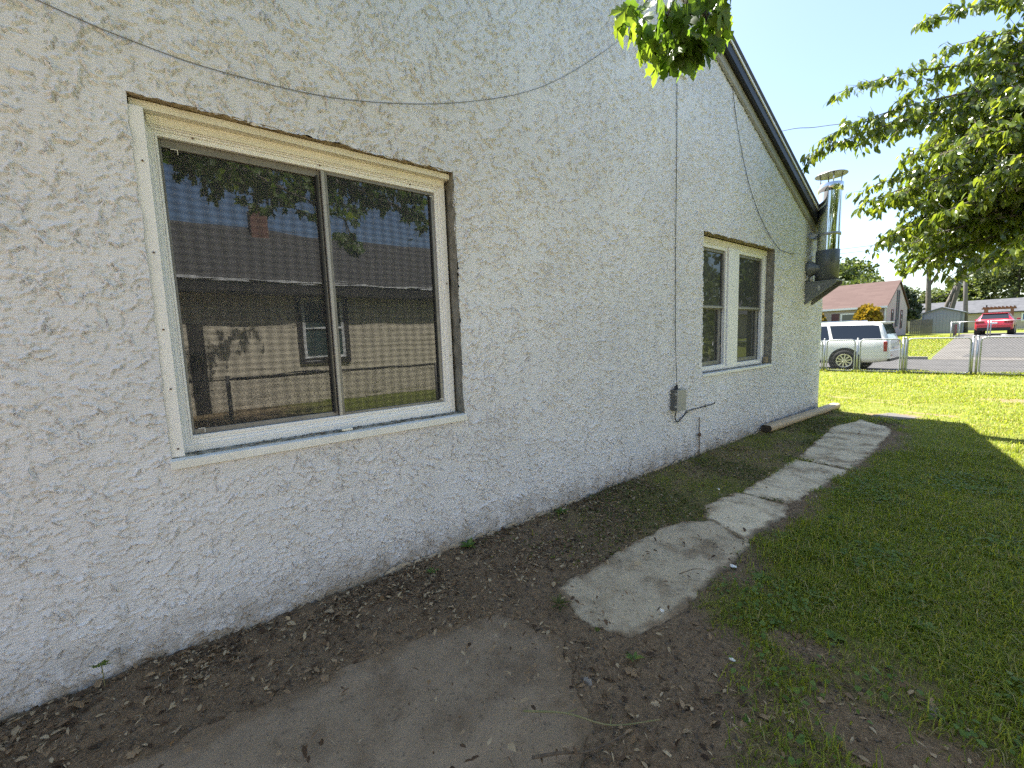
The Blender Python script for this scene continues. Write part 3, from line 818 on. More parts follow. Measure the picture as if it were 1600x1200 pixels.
# --- window two
fr2 = MB()
d2 = 0.10
fr2.ring(D - d2 - 0.03, D - d2, (4.860, 6.862, 1.002, 2.640), (4.930, 6.800, 1.046, 2.575))
win2 = build('window', fr2, M['white'], house); bevel(win2, 0.003)
win2['label'] = 'pair of double hung windows behind a white centre post'
reveal(win2, W2, 0.13, None)
hb = MB(); hb.box(D - d2 - 0.0, D - d2 + 0.010, 4.862, 6.862, 2.585, 2.650)
build('head_trim', hb, M['cream'], win2)
ml = MB(); ml.box(D - d2 - 0.03, D - d2 + 0.012, 5.672, 5.960, 1.010, 2.584)
b_ = build('mullion', ml, M['white'], win2); bevel(b_, 0.004)
for (y0, y1) in ((4.930, 5.660), (5.972, 6.800)):
    fm = MB(); fm.ring(D - d2 - 0.05, D - d2 - 0.008, (y0, y1, 1.046, 2.575), (y0 + 0.035, y1 - 0.04, 1.07, 2.535))
    b_ = build('inner_frame', fm, M['white'], win2); bevel(b_, 0.002)
    yi0, yi1 = y0 + 0.036, y1 - 0.041
    up_ = MB(); up_.ring(D - d2 - 0.055, D - d2 - 0.025, (yi0, yi1, 1.80, 2.534), (yi0 + 0.03, yi1 - 0.036, 1.836, 2.50))
    s_ = build('sash', up_, M['sash'], win2); bevel(s_, 0.002)
    lo_ = MB(); lo_.ring(D - d2 - 0.085, D - d2 - 0.056, (yi0, yi1, 1.071, 1.815), (yi0 + 0.03, yi1 - 0.075, 1.125, 1.79))
    s_ = build('sash', lo_, M['sash'], win2); bevel(s_, 0.002)
    mr = MB(); mr.box(D - d2 - 0.025, D - d2 - 0.016, yi0 + 0.004, yi1 - 0.004, 1.806, 1.822)
    build('meeting_rail', mr, M['sash_light'], win2)
    for (x, z0, z1, ye) in ((D - d2 - 0.044, 1.83, 2.505, yi1 - 0.03), (D - d2 - 0.074, 1.12, 1.80, yi1 - 0.07)):
        pm = MB(); pm.box(x - 0.005, x, yi0 + 0.025, ye, z0, z1)
        build('pane', pm, M['glass_plain'], win2)
sl = MB(); sl.prism([(D + 0.026, 0.968), (D + 0.026, 1.000), (D - 0.10, 1.008), (D - 0.10, 0.968)], 'y', 4.842, 6.852)
s_ = build('sill', sl, M['sill'], win2); bevel(s_, 0.0025)
ld = MB(); ld.box(D - 0.098, D - 0.03, 4.87, 6.82, 1.0085, 1.012)
build('ledge_grime', ld, M['sill_dirt'], win2)
ns = MB(); ns.box(D - 0.085, D - 0.03, 6.79, 6.855, 1.013, 1.11)
o = build('mortar_lump', ns, M['raw_stucco'], win2); bevel(o, 0.015, 3)
# --- gable vent under the ridge, mostly behind the maple leaves
gv = MB(); gv.ring(D - 0.02, D + 0.030, (3.93, 4.42, 4.15, 4.72), (3.97, 4.38, 4.19, 4.68))
vent = build('gable_vent', gv, M['stucco'], house); bevel(vent, 0.004)
bk = MB(); bk.box(D - 0.001, D + 0.008, 3.965, 4.385, 4.185, 4.685)
build('vent_opening', bk, M['sash_dark'], vent)
for q in range(6):
    z = 4.24 + q * 0.08
    m_ = MB(); m_.hexa([(D + 0.01, 3.97, z), (D + 0.028, 3.97, z - 0.03), (D + 0.028, 4.38, z - 0.03), (D + 0.01, 4.38, z), (D + 0.01, 3.97, z + 0.012), (D + 0.028, 3.97, z - 0.018), (D + 0.028, 4.38, z - 0.018), (D + 0.01, 4.38, z + 0.012)])
    build('slat', m_, M['shingle_dark'], vent)
# cracked patch of bare render under the big sill and along the foot
fd = MB()
for q in range(240):
    y = random.uniform(0.9, 7.5); r_ = random.uniform(0.012, 0.035); z = random.uniform(0.015, 0.055)
    n = 6; ph = random.random() * 6
    pts = [(D + 0.020 + 0.004 * random.random(), y + r_ * 1.5 * math.cos(ph + i * 6.283 / n) * random.uniform(.7, 1), z + r_ * .7 * math.sin(ph + i * 6.283 / n) * random.uniform(.7, 1)) for i in range(n)]
    fd.add(pts + [(D + 0.027, y, z)], [(i, (i + 1) % n, n) for i in range(n)])
o = build('foundation_crumbs', fd, simple('tan_bare_foundation', (0.36, 0.30, 0.22), 0.9, (0.46, 0.40, 0.31), 20), house)
o['kind'] = 'stuff'

# ------------------------------------------------------------------ cables and box on the wall
def smooth_curve(pts, n=10):
    P = [np.array(p, dtype=float) for p in pts]; out = []
    P = [2 * P[0] - P[1]] + P + [2 * P[-1] - P[-2]]
    for i in range(1, len(P) - 2):
        for q in range(n):
            t_ = q / n; a, b, c, d = P[i - 1], P[i], P[i + 1], P[i + 2]
            out.append(tuple(0.5 * ((2 * b) + (c - a) * t_ + (2 * a - 5 * b + 4 * c - d) * t_ ** 2 + (3 * b - a - 3 * c + d) * t_ ** 3)))
    out.append(tuple(P[-2])); return out
def cable(name, pts, r, mat, label, n=6):
    mb = MB(); mb.tube(smooth_curve(pts), r, n)
    return tag(build(name, mb, mat, smooth=True), label, 'cable')
X1 = D + 0.018
cable('hanging_cable', [(X1, -0.95, 3.02), (X1, -0.348, 2.885), (X1, -0.074, 2.838), (X1, 0.27, 2.820), (X1, 0.844, 2.872), (X1, 1.586, 3.078), (X1, 2.379, 3.44), (X1, 3.244, 4.07), (X1, 3.50, 4.37), (X1, 3.62, 4.75)], 0.0024, M['cable_grey'],
      'long grey cable sagging across the stucco above the big window')
cable('vertical_cable', [(D + 0.016, 4.215, 4.70), (D + 0.016, 4.235, 3.6), (D + 0.018, 4.225, 2.4), (D + 0.018, 4.235, 1.5), (D + 0.04, 4.232, 0.93)], 0.0034, M['cable'],
      'straight dark cable dropping down the wall to the small box')
cable('loose_wire', [(X1, 5.30, 4.78), (X1, 5.374, 4.60), (X1, 5.588, 3.986), (X1, 5.95, 3.381), (X1, 6.42, 2.955), (X1, 6.95, 2.69), (X1, 7.25, 2.66), (X1, 7.6, 2.66)], 0.0033, M['cable'],
      'thin loose wire wandering down the wall above the far window')
bx = thing('utility_box', 'small beige grey utility box fixed low on the stucco wall', 'utility box', (D, 4.24, 0.65))
m_ = MB(); m_.box(D - 0.005, D + 0.078, 4.166, 4.318, 0.652, 0.884)
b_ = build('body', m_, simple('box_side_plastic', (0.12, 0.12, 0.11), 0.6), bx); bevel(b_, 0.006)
m_ = MB(); m_.box(D + 0.079, D + 0.102, 4.162, 4.322, 0.648, 0.888)
b_ = build('cover', m_, M['box_grey'], bx); bevel(b_, 0.007, 3)
for z in (0.70, 0.84):
    m_ = MB(); m_.box(D + 0.06, D + 0.098, 4.154, 4.163, z - 0.012, z + 0.012); build('hinge', m_, M['box_grey'], bx)
m_ = MB(); m_.lathe([(0.0, 0.03), (0.012, 0.03), (0.012, -0.01), (0.016, -0.01), (0.016, -0.03)], (D + 0.04, 4.232, 0.905), 'z', 12)
build('cable_gland', m_, M['cable'], bx, smooth=True)
m_ = MB(); m_.lathe([(0.0, 0.03), (0.010, 0.03), (0.010, -0.03)], (D + 0.045, 4.19, 0.892), 'z', 10)
build('cable_gland', m_, M['cable'], bx, smooth=True)
m_ = MB(); m_.lathe([(0.0, -0.02), (0.012, -0.02), (0.012, 0.015)], (D + 0.05, 4.20, 0.642), 'z', 10)
build('bottom_gland', m_, M['box_grey'], bx, smooth=True)
cable('outlet_wire', [(D + 0.05, 4.20, 0.625), (D + 0.04, 4.20, 0.57), (D + 0.03, 4.27, 0.51), (D + 0.022, 4.38, 0.545), (D + 0.020, 4.52, 0.60), (D + 0.020, 4.80, 0.606), (D + 0.022, 5.09, 0.612), (D + 0.03, 5.12, 0.632)], 0.0062, M['cable'],
      'short dark wire looping out from under the utility box')
for y, z, w_ in ((4.50, 0.595, 'near'), (4.92, 0.612, 'far')):
    m_ = MB(); m_.box(D + 0.008, D + 0.03, y - 0.012, y + 0.012, z - 0.018, z + 0.018)
    tag(build('cable_clip', m_, M['box_grey']), 'small clip on the outlet wire ' + {'near': 'nearest the utility box', 'far': 'close to its free end'}[w_], 'cable clip')
gr_ = thing('ground_rod', 'thin rusty earthing rod standing against the wall below the box', 'ground rod', (D + 0.03, 4.74, 0))
m_ = MB(); m_.tube([(D + 0.035, 4.745, -0.05), (D + 0.030, 4.75, 0.25), (D + 0.026, 4.75, 0.50)], 0.006, 8)
build('rod', m_, M['rust'], gr_, smooth=True)
m_ = MB(); m_.box(D + 0.018, D + 0.048, 4.735, 4.768, 0.262, 0.302)
b_ = build('clamp', m_, M['rust'], gr_); bevel(b_, 0.004)

# ------------------------------------------------------------------ stove flue on its bracket
FX, FY = D + 0.248, 8.31
fl = thing('chimney_flue', 'stainless steel stove flue with a rain cap beside the roof edge', 'chimney flue', (FX, FY, 2.2))
m_ = MB(); m_.lathe([(0.0, 2.265), (0.160, 2.265), (0.160, 2.74), (0.158, 2.742)], (FX, FY, 0), 'z', 40)
build('lower_pipe', m_, simple('dark_grey_pipe_paint', (0.12, 0.13, 0.14), 0.4, metal=0.2), fl, smooth=True)
m_ = MB(); m_.lathe([(0.150, 2.735), (0.150, 3.66)], (FX, FY, 0), 'z', 40)
build('upper_pipe', m_, M['steel'], fl, smooth=True)
m_ = MB(); m_.lathe([(0.150, 3.64), (0.168, 3.645), (0.168, 3.76), (0.162, 3.765), (0.10, 3.765)], (FX, FY, 0), 'z', 40)
build('collar', m_, M['steel'], fl, smooth=True)
cp_ = MB(); cp_.lathe([(0.0, 3.955), (0.08, 3.948), (0.19, 3.922), (0.215, 3.906), (0.215, 3.898), (0.18, 3.908), (0.0, 3.925)], (FX, FY, 0), 'z', 40)
cap = build('rain_cap', cp_, M['galv'], fl, smooth=True)
for q in range(4):
    w = q * math.pi / 2 + 0.5
    m_ = MB(); m_.tube([(FX + 0.13 * math.cos(w), FY + 0.13 * math.sin(w), 3.75), (FX + 0.145 * math.cos(w), FY + 0.145 * math.sin(w), 3.91)], 0.010, 8)
    build('cap_leg', m_, M['steel'], cap, smooth=True)
m_ = MB(); m_.lathe([(0.151, 2.965), (0.163, 2.965), (0.163, 3.005), (0.151, 3.005)], (FX, FY, 0), 'z', 32)
band = build('wall_band', m_, M['galv'], fl, smooth=True)
for dy_ in (-0.165, 0.145):
    m_ = MB(); m_.box(D, FX - 0.10, FY + dy_, FY + dy_ + .02, 2.972, 3.012); build('band_strut', m_, M['galv'], band)
m_ = MB(); m_.box(D, D + 0.025, FY - 0.2, FY + 0.2, 2.965, 3.02); build('wall_plate', m_, M['galv'], band)
m_ = MB(); m_.box(D, D + 0.425, FY - 0.175, FY + 0.172, 2.243, 2.262)
br_ = build('support_bracket', m_, M['grey_paint'], fl); bevel(br_, 0.003)
for y in (FY - 0.17, FY + 0.155):
    sb = MB(); sb.prism([(D, 2.242), (D + 0.42, 2.242), (D + 0.42, 2.205), (D + 0.02, 1.90), (D, 1.90)], 'y', y, y + 0.012)
    build('side_plate', sb, M['grey_paint'], br_)
m_ = MB(); m_.box(D + 0.185, D + 0.215, FY - 0.176, FY - 0.171, 2.105, 2.19)
build('slot_plate', m_, M['galv'], br_)
# tee piece into the wall
te = MB()
te.lathe([(0.0, 0.0), (0.128, 0.0), (0.128, 0.05), (0.075, 0.13), (0.075, 0.20)], (D + 0.004, FY - 0.075, 2.47), 'x', 24)
build('wall_tee', te, M['grey_paint'], fl, smooth=True)
m_ = MB(); m_.tube([(D + 0.02, FY - 0.14, 2.262), (D + 0.02, FY - 0.14, 2.40)], 0.022, 10); build('cleanout_stub', m_, M['galv'], fl, smooth=True)
m_ = MB(); m_.tube([(D + 0.08, FY - 0.15, 2.262), (D + 0.08, FY - 0.15, 2.34)], 0.02, 10)
build('cleanout_stub', m_, M['galv'], fl, smooth=True)

# ------------------------------------------------------------------ timber lying by the wall
p = thing('timber_post', 'long tan timber post lying on the ground along the wall foot', 'timber post', (-2.45, 6.5, 0.03))
ax0, ax1 = Vector((-2.430, 6.50, 0.088)), Vector((-2.345, 9.36, 0.070))
m_ = MB(); vs = []; fs = []
N_ = 24; K_ = 16
dirv = (ax1 - ax0).normalized(); side = dirv.cross(Vector((0, 0, 1))).normalized(); upv = side.cross(dirv)
for i in range(N_ + 1):
    c = ax0.lerp(ax1, i / N_)
    for k in range(K_):
        w = 2 * math.pi * k / K_
        rx, rz_ = 0.072 * math.cos(w), 0.066 * math.sin(w)
        rz_ = max(-0.048, min(0.048, rz_))
        jit = 1 + (vnoise(i * 0.9, k * 0.8, 3) - 0.5) * 0.10
        vs.append(c + side * rx * jit + upv * rz_ * jit)
for i in range(N_):
    for k in range(K_):
        fs.append((i * K_ + k, i * K_ + (k + 1) % K_, (i + 1) * K_ + (k + 1) % K_, (i + 1) * K_ + k))
m_.add(vs, fs)
build('beam', m_, M['timber'], p, smooth=True)
for i, off in ((0, -0.001), (N_, 0.001)):
    m_ = MB(); m_.add([Vector(vs[i * K_ + k]) + dirv * off for k in range(K_)], [tuple(range(K_))])
    build('cut_end', m_, M['timber_end'], p)

# ------------------------------------------------------------------ chain link fences
def wire_mesh(mb, a, b, z0, z1, step=0.062, r=0.0033):
    a = Vector(a); b = Vector(b); L = (b - a).length; d = (b - a) / L
    n = int(L / step); nz = int((z1 - z0) / step)
    nrm = Vector((-d.y, d.x, 0))
    for i in range(n):
        for s in (0,):
            pts = []
            for j in range(nz + 1):
                off = (i + (0.0 if (j % 2 == 0) else 1.0)) * step
                pts.append(a + d * min(off, L) + Vector((0, 0, z0 + (z1 - z0) * j / nz)) + nrm * (0.002 if j % 2 else -0.002))
            mb.tube(pts, r, 3, False)
            pts2 = []
            for j in range(nz + 1):
                off = (i + (1.0 if (j % 2 == 0) else 0.0)) * step
                pts2.append(a + d * min(off, L) + Vector((0, 0, z0 + (z1 - z0) * j / nz)) + nrm * (-0.002 if j % 2 else 0.002))
            mb.tube(pts2, r, 3, False)

def fy(x): return 17.80 + 0.09 * (x + 1.3)
fence = thing('chain_link_fence', 'galvanised chain link fence of framed panels between lawn and street', 'fence', (-1.3, 17.8, 0))
segs = [(-7.6, -4.80), (-4.75, -3.92), (-3.86, -2.81), (-2.73, -1.33), (-1.22, -0.12), (-0.05, 1.4), (1.5, 3.6)]
posts = [-4.78, -3.89, -2.79, -2.73, -1.33, -1.24, -0.08, 1.45, 3.65, -7.65]
for x in posts:
    m_ = MB(); m_.tube([(x, fy(x), -0.1), (x, fy(x), 1.10)], 0.027, 10); m_.lathe([(0.027, 1.095), (0.033, 1.10), (0.031, 1.125), (0.0, 1.145)], (x, fy(x), 0), 'z', 10)
    build('post', m_, M['galv'], fence, smooth=True)
for (x0, x1) in segs:
    a = Vector((x0 + 0.04, fy(x0), 0)); b = Vector((x1 - 0.04, fy(x1), 0)); d = (b - a).normalized()
    zb, zt, rr = 0.05, 1.085, 0.10
    pts = []
    for (cx, cz, w0) in ((b, zt, 0), (a, zt, 1), (a, zb, 2), (b, zb, 3)):
        inx = -1 if cx is b else 1
        for q in range(5):
            w = (w0 + q / 4) * math.pi / 2
            c = cx + d * (inx * rr)
            pts.append((c.x + d.x * rr * math.cos(w), c.y + d.y * rr * math.cos(w), (cz - rr if cz == zt else cz + rr) + rr * math.sin(w)))
    pts.append(pts[0])
    m_ = MB(); m_.tube(pts, 0.019, 8, False)
    build('panel_frame', m_, M['galv'], fence, smooth=True)
    m_ = MB(); wire_mesh(m_, a, b, zb, zt)
    o = build('wire_mesh', m_, M['dark_wire'], fence); o['kind'] = 'stuff'

fn2 = thing('chain_link_fence', 'dark wire fence along the neighbouring yard, mirrored in the big window', 'fence', (2.2, 3.0, 0))
m_ = MB(); m_.tube([(2.2, -6, 1.05), (2.2, 8.4, 1.05)], 0.021, 8)
build('top_rail', m_, M['dark_wire'], fn2, smooth=True)
for y in (-5.8, -2.9, 0.45, 3.9, 8.3):
    m_ = MB(); m_.tube([(2.2, y, -0.1), (2.2, y, 1.10)], 0.028, 10)
    build('post', m_, M['dark_wire'], fn2, smooth=True)
m_ = MB(); wire_mesh(m_, (2.2, -1.5, 0), (2.2, 8.3, 0), 0.04, 1.04, 0.062, 0.0022)
o = build('wire_mesh', m_, M['dark_wire'], fn2); o['kind'] = 'stuff'

# ------------------------------------------------------------------ neighbouring house (seen in the glass)
nh = thing('beige_house', 'beige neighbouring house with a dark roof mirrored in the big window', 'house', (10, 2, 0))
NX = 6.75
m_ = MB(); m_.box(NX, NX + 6.6, -8.0, 9.5, -0.1, 2.86)
m_.prism([(NX, 2.86), (NX + 6.6, 2.86), (NX + 3.3, 5.0)], 'y', -7.99, 9.49)
build('wall', m_, M['beige'], nh)
for q in range(19):                                  # lapped boards
    z = 0.10 + q * 0.147
    for (y0, y1) in ((-8.0, 2.30), (3.66, 9.5)) if 0.9 < z < 2.84 else ((-8.0, 9.5),):
        m_ = MB(); m_.prism([(NX - 0.008, z), (NX - 0.001, z), (NX - 0.001, z + 0.145), (NX - 0.004, z + 0.145)], 'y', y0, y1)
        build('siding_board', m_, M['beige'], nh)
rf = MB()
for s in (1, -1):
    xe = NX + 3.3 - s * 3.72; 
    rf.hexa([(NX + 3.3, -8.3, 5.06), (NX + 3.3, 9.8, 5.06), (xe, 9.8, 2.98), (xe, -8.3, 2.98), (NX + 3.3, -8.3, 5.16), (NX + 3.3, 9.8, 5.16), (xe, 9.8, 3.08), (xe, -8.3, 3.08)])
nroof = build('roof', rf, M['shingle_dark'], nh)
m_ = MB(); m_.box(NX - 0.43, NX - 0.40, -8.3, 9.8, 2.80, 3.06)
build('fascia', m_, M['dark_brown'], nroof)
m_ = MB(); m_.box(NX - 0.399, NX - 0.001, -8.3, 9.8, 2.80, 2.82)
build('soffit', m_, M['dark_brown'], nroof)
m_ = MB(); m_.box(NX - 0.47, NX - 0.431, -8.3, 9.8, 3.075, 3.12)
build('gutter_edge', m_, M['white_paint'], nroof)
m_ = MB(); m_.box(9.4, 10.0, 1.85, 2.30, 4.6, 5.65)
ch = build('chimney', m_, M['brick'], nroof)
m_ = MB(); m_.ring(NX - 0.05, NX + 0.01, (2.33, 3.63, 1.02, 2.86), (2.46, 3.50, 1.15, 2.75))
nw = build('window', m_, M['dark_brown'], nh)
m_ = MB(); m_.ring(NX - 0.04, NX, (2.46, 3.50, 1.15, 2.75), (2.53, 3.43, 1.22, 2.68)); m_.box(NX - 0.038, NX, 2.53, 3.43, 1.92, 1.97)
build('frame', m_, M['white_paint'], nw)
m_ = MB(); m_.box(NX - 0.02, NX - 0.012, 2.53, 3.43, 1.22, 2.68)
build('pane', m_, M['plain_glass'], nw)
m_ = MB(); m_.box(NX - 0.04, NX, 0.05, 0.35, 0.0, 2.1)  # narrow dark upright box on the beige wall
build('tall_panel', m_, M['dark_brown'], nh)

# ------------------------------------------------------------------ foliage
def leaf_shapes():
    def maple():
        # silver maple, deep lobes; stem at origin, blade along +x
        pts = [(0.00, 0.00), (0.05, 0.06), (0.02, 0.26), (0.15, 0.22), (0.16, 0.30), (0.30, 0.20), (0.22, 0.42), (0.40, 0.40), (0.42, 0.50), (0.58, 0.44), (0.72, 0.50), (0.62, 0.34), (0.66, 0.26), (0.46, 0.12),
               (0.62, 0.14), (0.66, 0.22), (0.78, 0.13), (0.84, 0.15), (1.05, 0.0)]
        full = pts + [(x, -y) for x, y in reversed(pts[1:-1])]
        z = [-(abs(y) ** 1.3) * 0.25 - 0.18 * x * x for x, y in full]
        v = np.array([(x, y, zz_) for (x, y), zz_ in zip(full, z)])
        c = len(full)
        v = np.vstack([v, [(0.40, 0, 0.02)]])
        f = [(i, (i + 1) % c, c) for i in range(c)]
        return v, np.array(f)
    def oval():
        v = np.array([(0, 0, 0), (0.28, 0.19, 0.07), (0.62, 0.17, 0.03), (1.0, 0.0, -0.14), (0.62, -0.17, 0.03), (0.28, -0.19, 0.07), (0.30, 0, 0.0), (0.65, 0, -0.04)])
        f = np.array([(0, 1, 6), (1, 2, 6), (6, 2, 7), (2, 3, 7), (3, 4, 7), (4, 5, 6), (4, 6, 7), (5, 0, 6)])
        return v, f
    def clump():
        v = np.array([(0, -0.4, 0), (0.5, -0.5, 0.1), (1.0, -0.15, 0), (0.8, 0.45, -0.1), (0.2, 0.5, 0.05)])
        return v, np.array([(0, 1, 2), (0, 2, 3), (0, 3, 4)])
    def maple_low():
        q = [(0.00, 0.00), (0.02, 0.26), (0.18, 0.24), (0.40, 0.48), (0.46, 0.14), (0.72, 0.16), (1.05, 0.0), (0.72, -0.16), (0.46, -0.14), (0.40, -0.48), (0.18, -0.24), (0.02, -0.26)]
        v = np.array([(x, y, -(abs(y) ** 1.3) * 0.25 - 0.18 * x * x) for x, y in q] + [(0.40, 0, 0.02)]); c = len(q)
        return v, np.array([(i, (i + 1) % c, c) for i in range(c)])
    def oval_low():
        v = np.array([(0, 0, 0), (0.32, 0.18, 0.06), (0.70, 0.14, 0.02), (1.0, 0.0, -0.14), (0.70, -0.14, 0.02), (0.32, -0.18, 0.06)])
        return v, np.array([(0, 1, 5), (1, 2, 4), (1, 4, 5), (2, 3, 4)])
    return maple(), oval(), clump(), maple_low(), oval_low()
MAPLE, OVAL, CLUMP, MAPLE_LOW, OVAL_LOW = leaf_shapes()

def orient(dirs, ups, roll):
    d = dirs / np.linalg.norm(dirs, axis=1, keepdims=True)
    s = np.cross(ups, d); ln = np.linalg.norm(s, axis=1, keepdims=True); s = np.where(ln < 1e-4, [[1, 0, 0]], s / np.maximum(ln, 1e-4))
    u = np.cross(d, s)
    c, sn = np.cos(roll)[:, None], np.sin(roll)[:, None]
    s2 = s * c + u * sn; u2 = -s * sn + u * c
    return np.stack([d, s2, u2], 2)          # columns
def scatter(shape, pos, Rm, size, wid=None):
    v, f = shape
    n = len(pos)
    vv = np.repeat(v[None], n, 0) * size[:, None, None]
    if wid is not None: vv[:, :, 1] *= wid[:, None]
    out = np.einsum('nij,nkj->nki', Rm, vv) + pos[:, None, :]
    F = (f[None] + (np.arange(n) * len(v))[:, None, None]).reshape(-1, f.shape[1])
    return out.reshape(-1, 3), F
def leaf_objects(parent, shape_name, shape, pos, Rm, size, mat, name='leaf'):
    v, f = shape
    me = bpy.data.meshes.new(shape_name); me.from_pydata(v.tolist(), [], f.tolist()); finish(me, mat, True)
    b = np.array(parent['_base'])
    for i in range(len(pos)):
        o = bpy.data.objects.new(name, me); scene.collection.objects.link(o); o.parent = parent
        m4 = Matrix.Identity(4)
        for r in range(3):
            for c in range(3): m4[r][c] = float(Rm[i, r, c] * size[i])
            m4[r][3] = float(pos[i, r] - b[r])
        o.matrix_local = m4

CAM = np.array([0, 0, 1.5])
camR = np.array([rt, up, fwd])
def in_view(pos, margin=1.0):
    c = (pos - CAM) @ camR.T
    f = 650.84
    return (c[:, 2] > 0.1) & (np.abs(c[:, 0] / np.maximum(c[:, 2], .1)) < 800 / f * margin) & (np.abs(c[:, 1] / np.maximum(c[:, 2], .1)) < 600 / f * margin), np.linalg.norm(pos - CAM, axis=1)

def bez(a, b, c, n=10):
    a, b, c = map(np.array, (a, b, c)); t_ = np.linspace(0, 1, n)[:, None]
    return (1 - t_) ** 2 * a + 2 * t_ * (1 - t_) * b + t_ ** 2 * c

# ---- silver maple whose branch hangs into the picture
mt = thing('maple_tree', 'silver maple whose lobed leaves hang into the top of the picture', 'tree', (3.0, -3.2, 0))
tr = MB(); tr.tube([(3.0, -3.2, -0.1), (2.95, -3.1, 1.2), (2.8, -2.9, 2.6), (2.6, -2.6, 4.2), (2.5, -2.5, 6.5)], [0.32, 0.25, 0.21, 0.16, 0.08], 14)
build('trunk', tr, M['bark'], mt, smooth=True)
limbs = [((2.7, -2.8, 3.2), (1.2, -0.6, 4.6), (-0.75, 1.42, 2.78)), ((2.6, -2.6, 4.0), (0.6, -0.6, 4.9), (-1.5, 0.9, 3.15)), ((2.6, -2.6, 3.9), (1.4, 0.8, 4.8), (-0.3, 2.6, 3.35)),
         ((2.6, -2.6, 4.4), (2.8, 0.2, 5.8), (3.4, 2.2, 5.3)), 
         ((2.5, -2.5, 5.0), (1.4, -1.0, 6.4), (0.6, 1.4, 5.4)), 
         ((2.7, -2.8, 3.5), (0.9, -0.2, 4.3), (-1.05, 0.55, 3.0)), ((2.5, -2.6, 4.9), (2.2, 0.4, 6.2), (1.7, 2.2, 4.6)), ((2.6, -2.6, 4.4), (3.6, -0.6, 6.3), (5.1, 1.6, 4.9))]
for q in range(20):
    limbs.append(((2.6, -2.6, random.uniform(3.6, 4.4)), (random.uniform(.8, 2.2), random.uniform(-1.0, .8), random.uniform(4.4, 5.2)), (random.uniform(-1.5, 1.2), random.uniform(-1.6, 1.2) if q < 13 else random.uniform(1.2, 3.2), random.uniform(2.9, 3.6))))
for q in range(18):         # unseen low boughs, added to darken the left end of the wall
    limbs.append(((2.6, -2.6, random.uniform(3.8, 4.8)), (random.uniform(.2, 1.8), random.uniform(-3.2, -1.6), random.uniform(4.6, 5.6)), (random.uniform(-1.8, 0.4), random.uniform(-2.8, 0.2), random.uniform(2.9, 4.6))))
for q in range(9):          # higher crown that shades the strip of lawn along the side fence
    limbs.append(((2.6, -2.6, random.uniform(4.4, 5.2)), (random.uniform(1.2, 2.4), random.uniform(-1.0, 1.0), random.uniform(5.4, 6.6)), (random.uniform(0.4, 2.4), random.uniform(0.2, 4.6), random.uniform(4.8, 6.2))))
lb = MB(); mp, md = [], []
for li, (a, b, c) in enumerate(limbs):
    cv = bez(a, b, c, 14)
    lb.tube(cv.tolist(), np.linspace(0.075, 0.007, 14).tolist(), 7)
    ntw = 46
    for q in range(ntw):
        u = 0.30 + 0.70 * (q / ntw); i = min(12, int(u * 13)); p0 = cv[i] + (cv[i + 1] - cv[i]) * (u * 13 - i)
        tl = random.uniform(0.15, 0.55) * (1.1 - 0.4 * u)
        dv = np.array([random.gauss(0, 1), random.gauss(0, 1), random.gauss(-0.25, 0.45)]); dv /= np.linalg.norm(dv)
        p1 = p0 + dv * tl
        if p1[2] < 2.68: p1[2] = 2.68 + random.random() * .2
        if p1[0] < D + 0.45: continue
        if in_view(np.array([p0, p1]), 1.05)[0].any(): continue
        lb.tube([p0.tolist(), ((p0 + p1) / 2 + [0, 0, 0.02]).tolist(), p1.tolist()], [0.005, 0.004, 0.0025], 5)
        for k in range(int(7 * tl / 0.35) + 5):
            s_ = random.random()
            mp.append(p0 + (p1 - p0) * s_ + rng.normal(0, 0.03, 3)); h = dv * 0.4 + rng.normal(0, 0.6, 3); md.append([h[0], h[1], -abs(h[2]) * 0.5 - 0.35])
mp = list(mp); k_ = ~in_view(np.array(mp), 1.03)[0]; mp = [p_ for p_, f_ in zip(mp, k_) if f_]; md = [p_ for p_, f_ in zip(md, k_) if f_]
# the cluster that dips into the frame
n_main = len(mp)
for (px_, py_, pz_, n) in ((-0.935, 1.315, 2.585, 12), (-0.90, 1.40, 2.535, 14), (-0.865, 1.45, 2.505, 14), (-0.82, 1.495, 2.50, 16), (-0.775, 1.485, 2.555, 12), (-0.745, 1.485, 2.60, 10), (-0.84, 1.40, 2.60, 12)):
    lb.tube([(-0.75, 1.42, 2.80), ((px_ - .75) / 2, (py_ + 1.42) / 2, pz_ / 2 + 1.39), (px_, py_, pz_)], [0.004, 0.003, 0.0015], 5)
    for k in range(n):
        mp.append(np.array([px_, py_, pz_]) + rng.normal(0, 1, 3) * [0.032, 0.030, 0.022]); h = rng.normal(0, 0.42, 3); md.append([h[0], h[1], -1.0 + 0.3 * h[2]])
o = build('branches', lb, M['bark'], mt, smooth=True)
mp = np.array(mp); md = np.array(md)
size = rng.uniform(0.085, 0.135, len(mp)); size[n_main:] = rng.uniform(0.055, 0.098, len(mp) - n_main); roll = rng.normal(0, 0.7, len(mp))
ups = np.tile([[0.0, 0.0, 1.0]], (len(mp), 1)) + rng.normal(0, 0.5, (len(mp), 3))
Rm = orient(md, ups, roll)
vis, dist = in_view(mp, 1.08)
order = np.argsort(np.where(vis, dist, dist + 100))[:280]
msk = np.zeros(len(mp), bool); msk[order] = True
leaf_objects(mt, 'maple_leaf', MAPLE, mp[msk], Rm[msk], size[msk], M['maple'])
V, F = scatter(MAPLE_LOW, mp[~msk], Rm[~msk], size[~msk])
build_np('foliage', V, F, M['maple'], mt, smooth=True, kind='stuff')

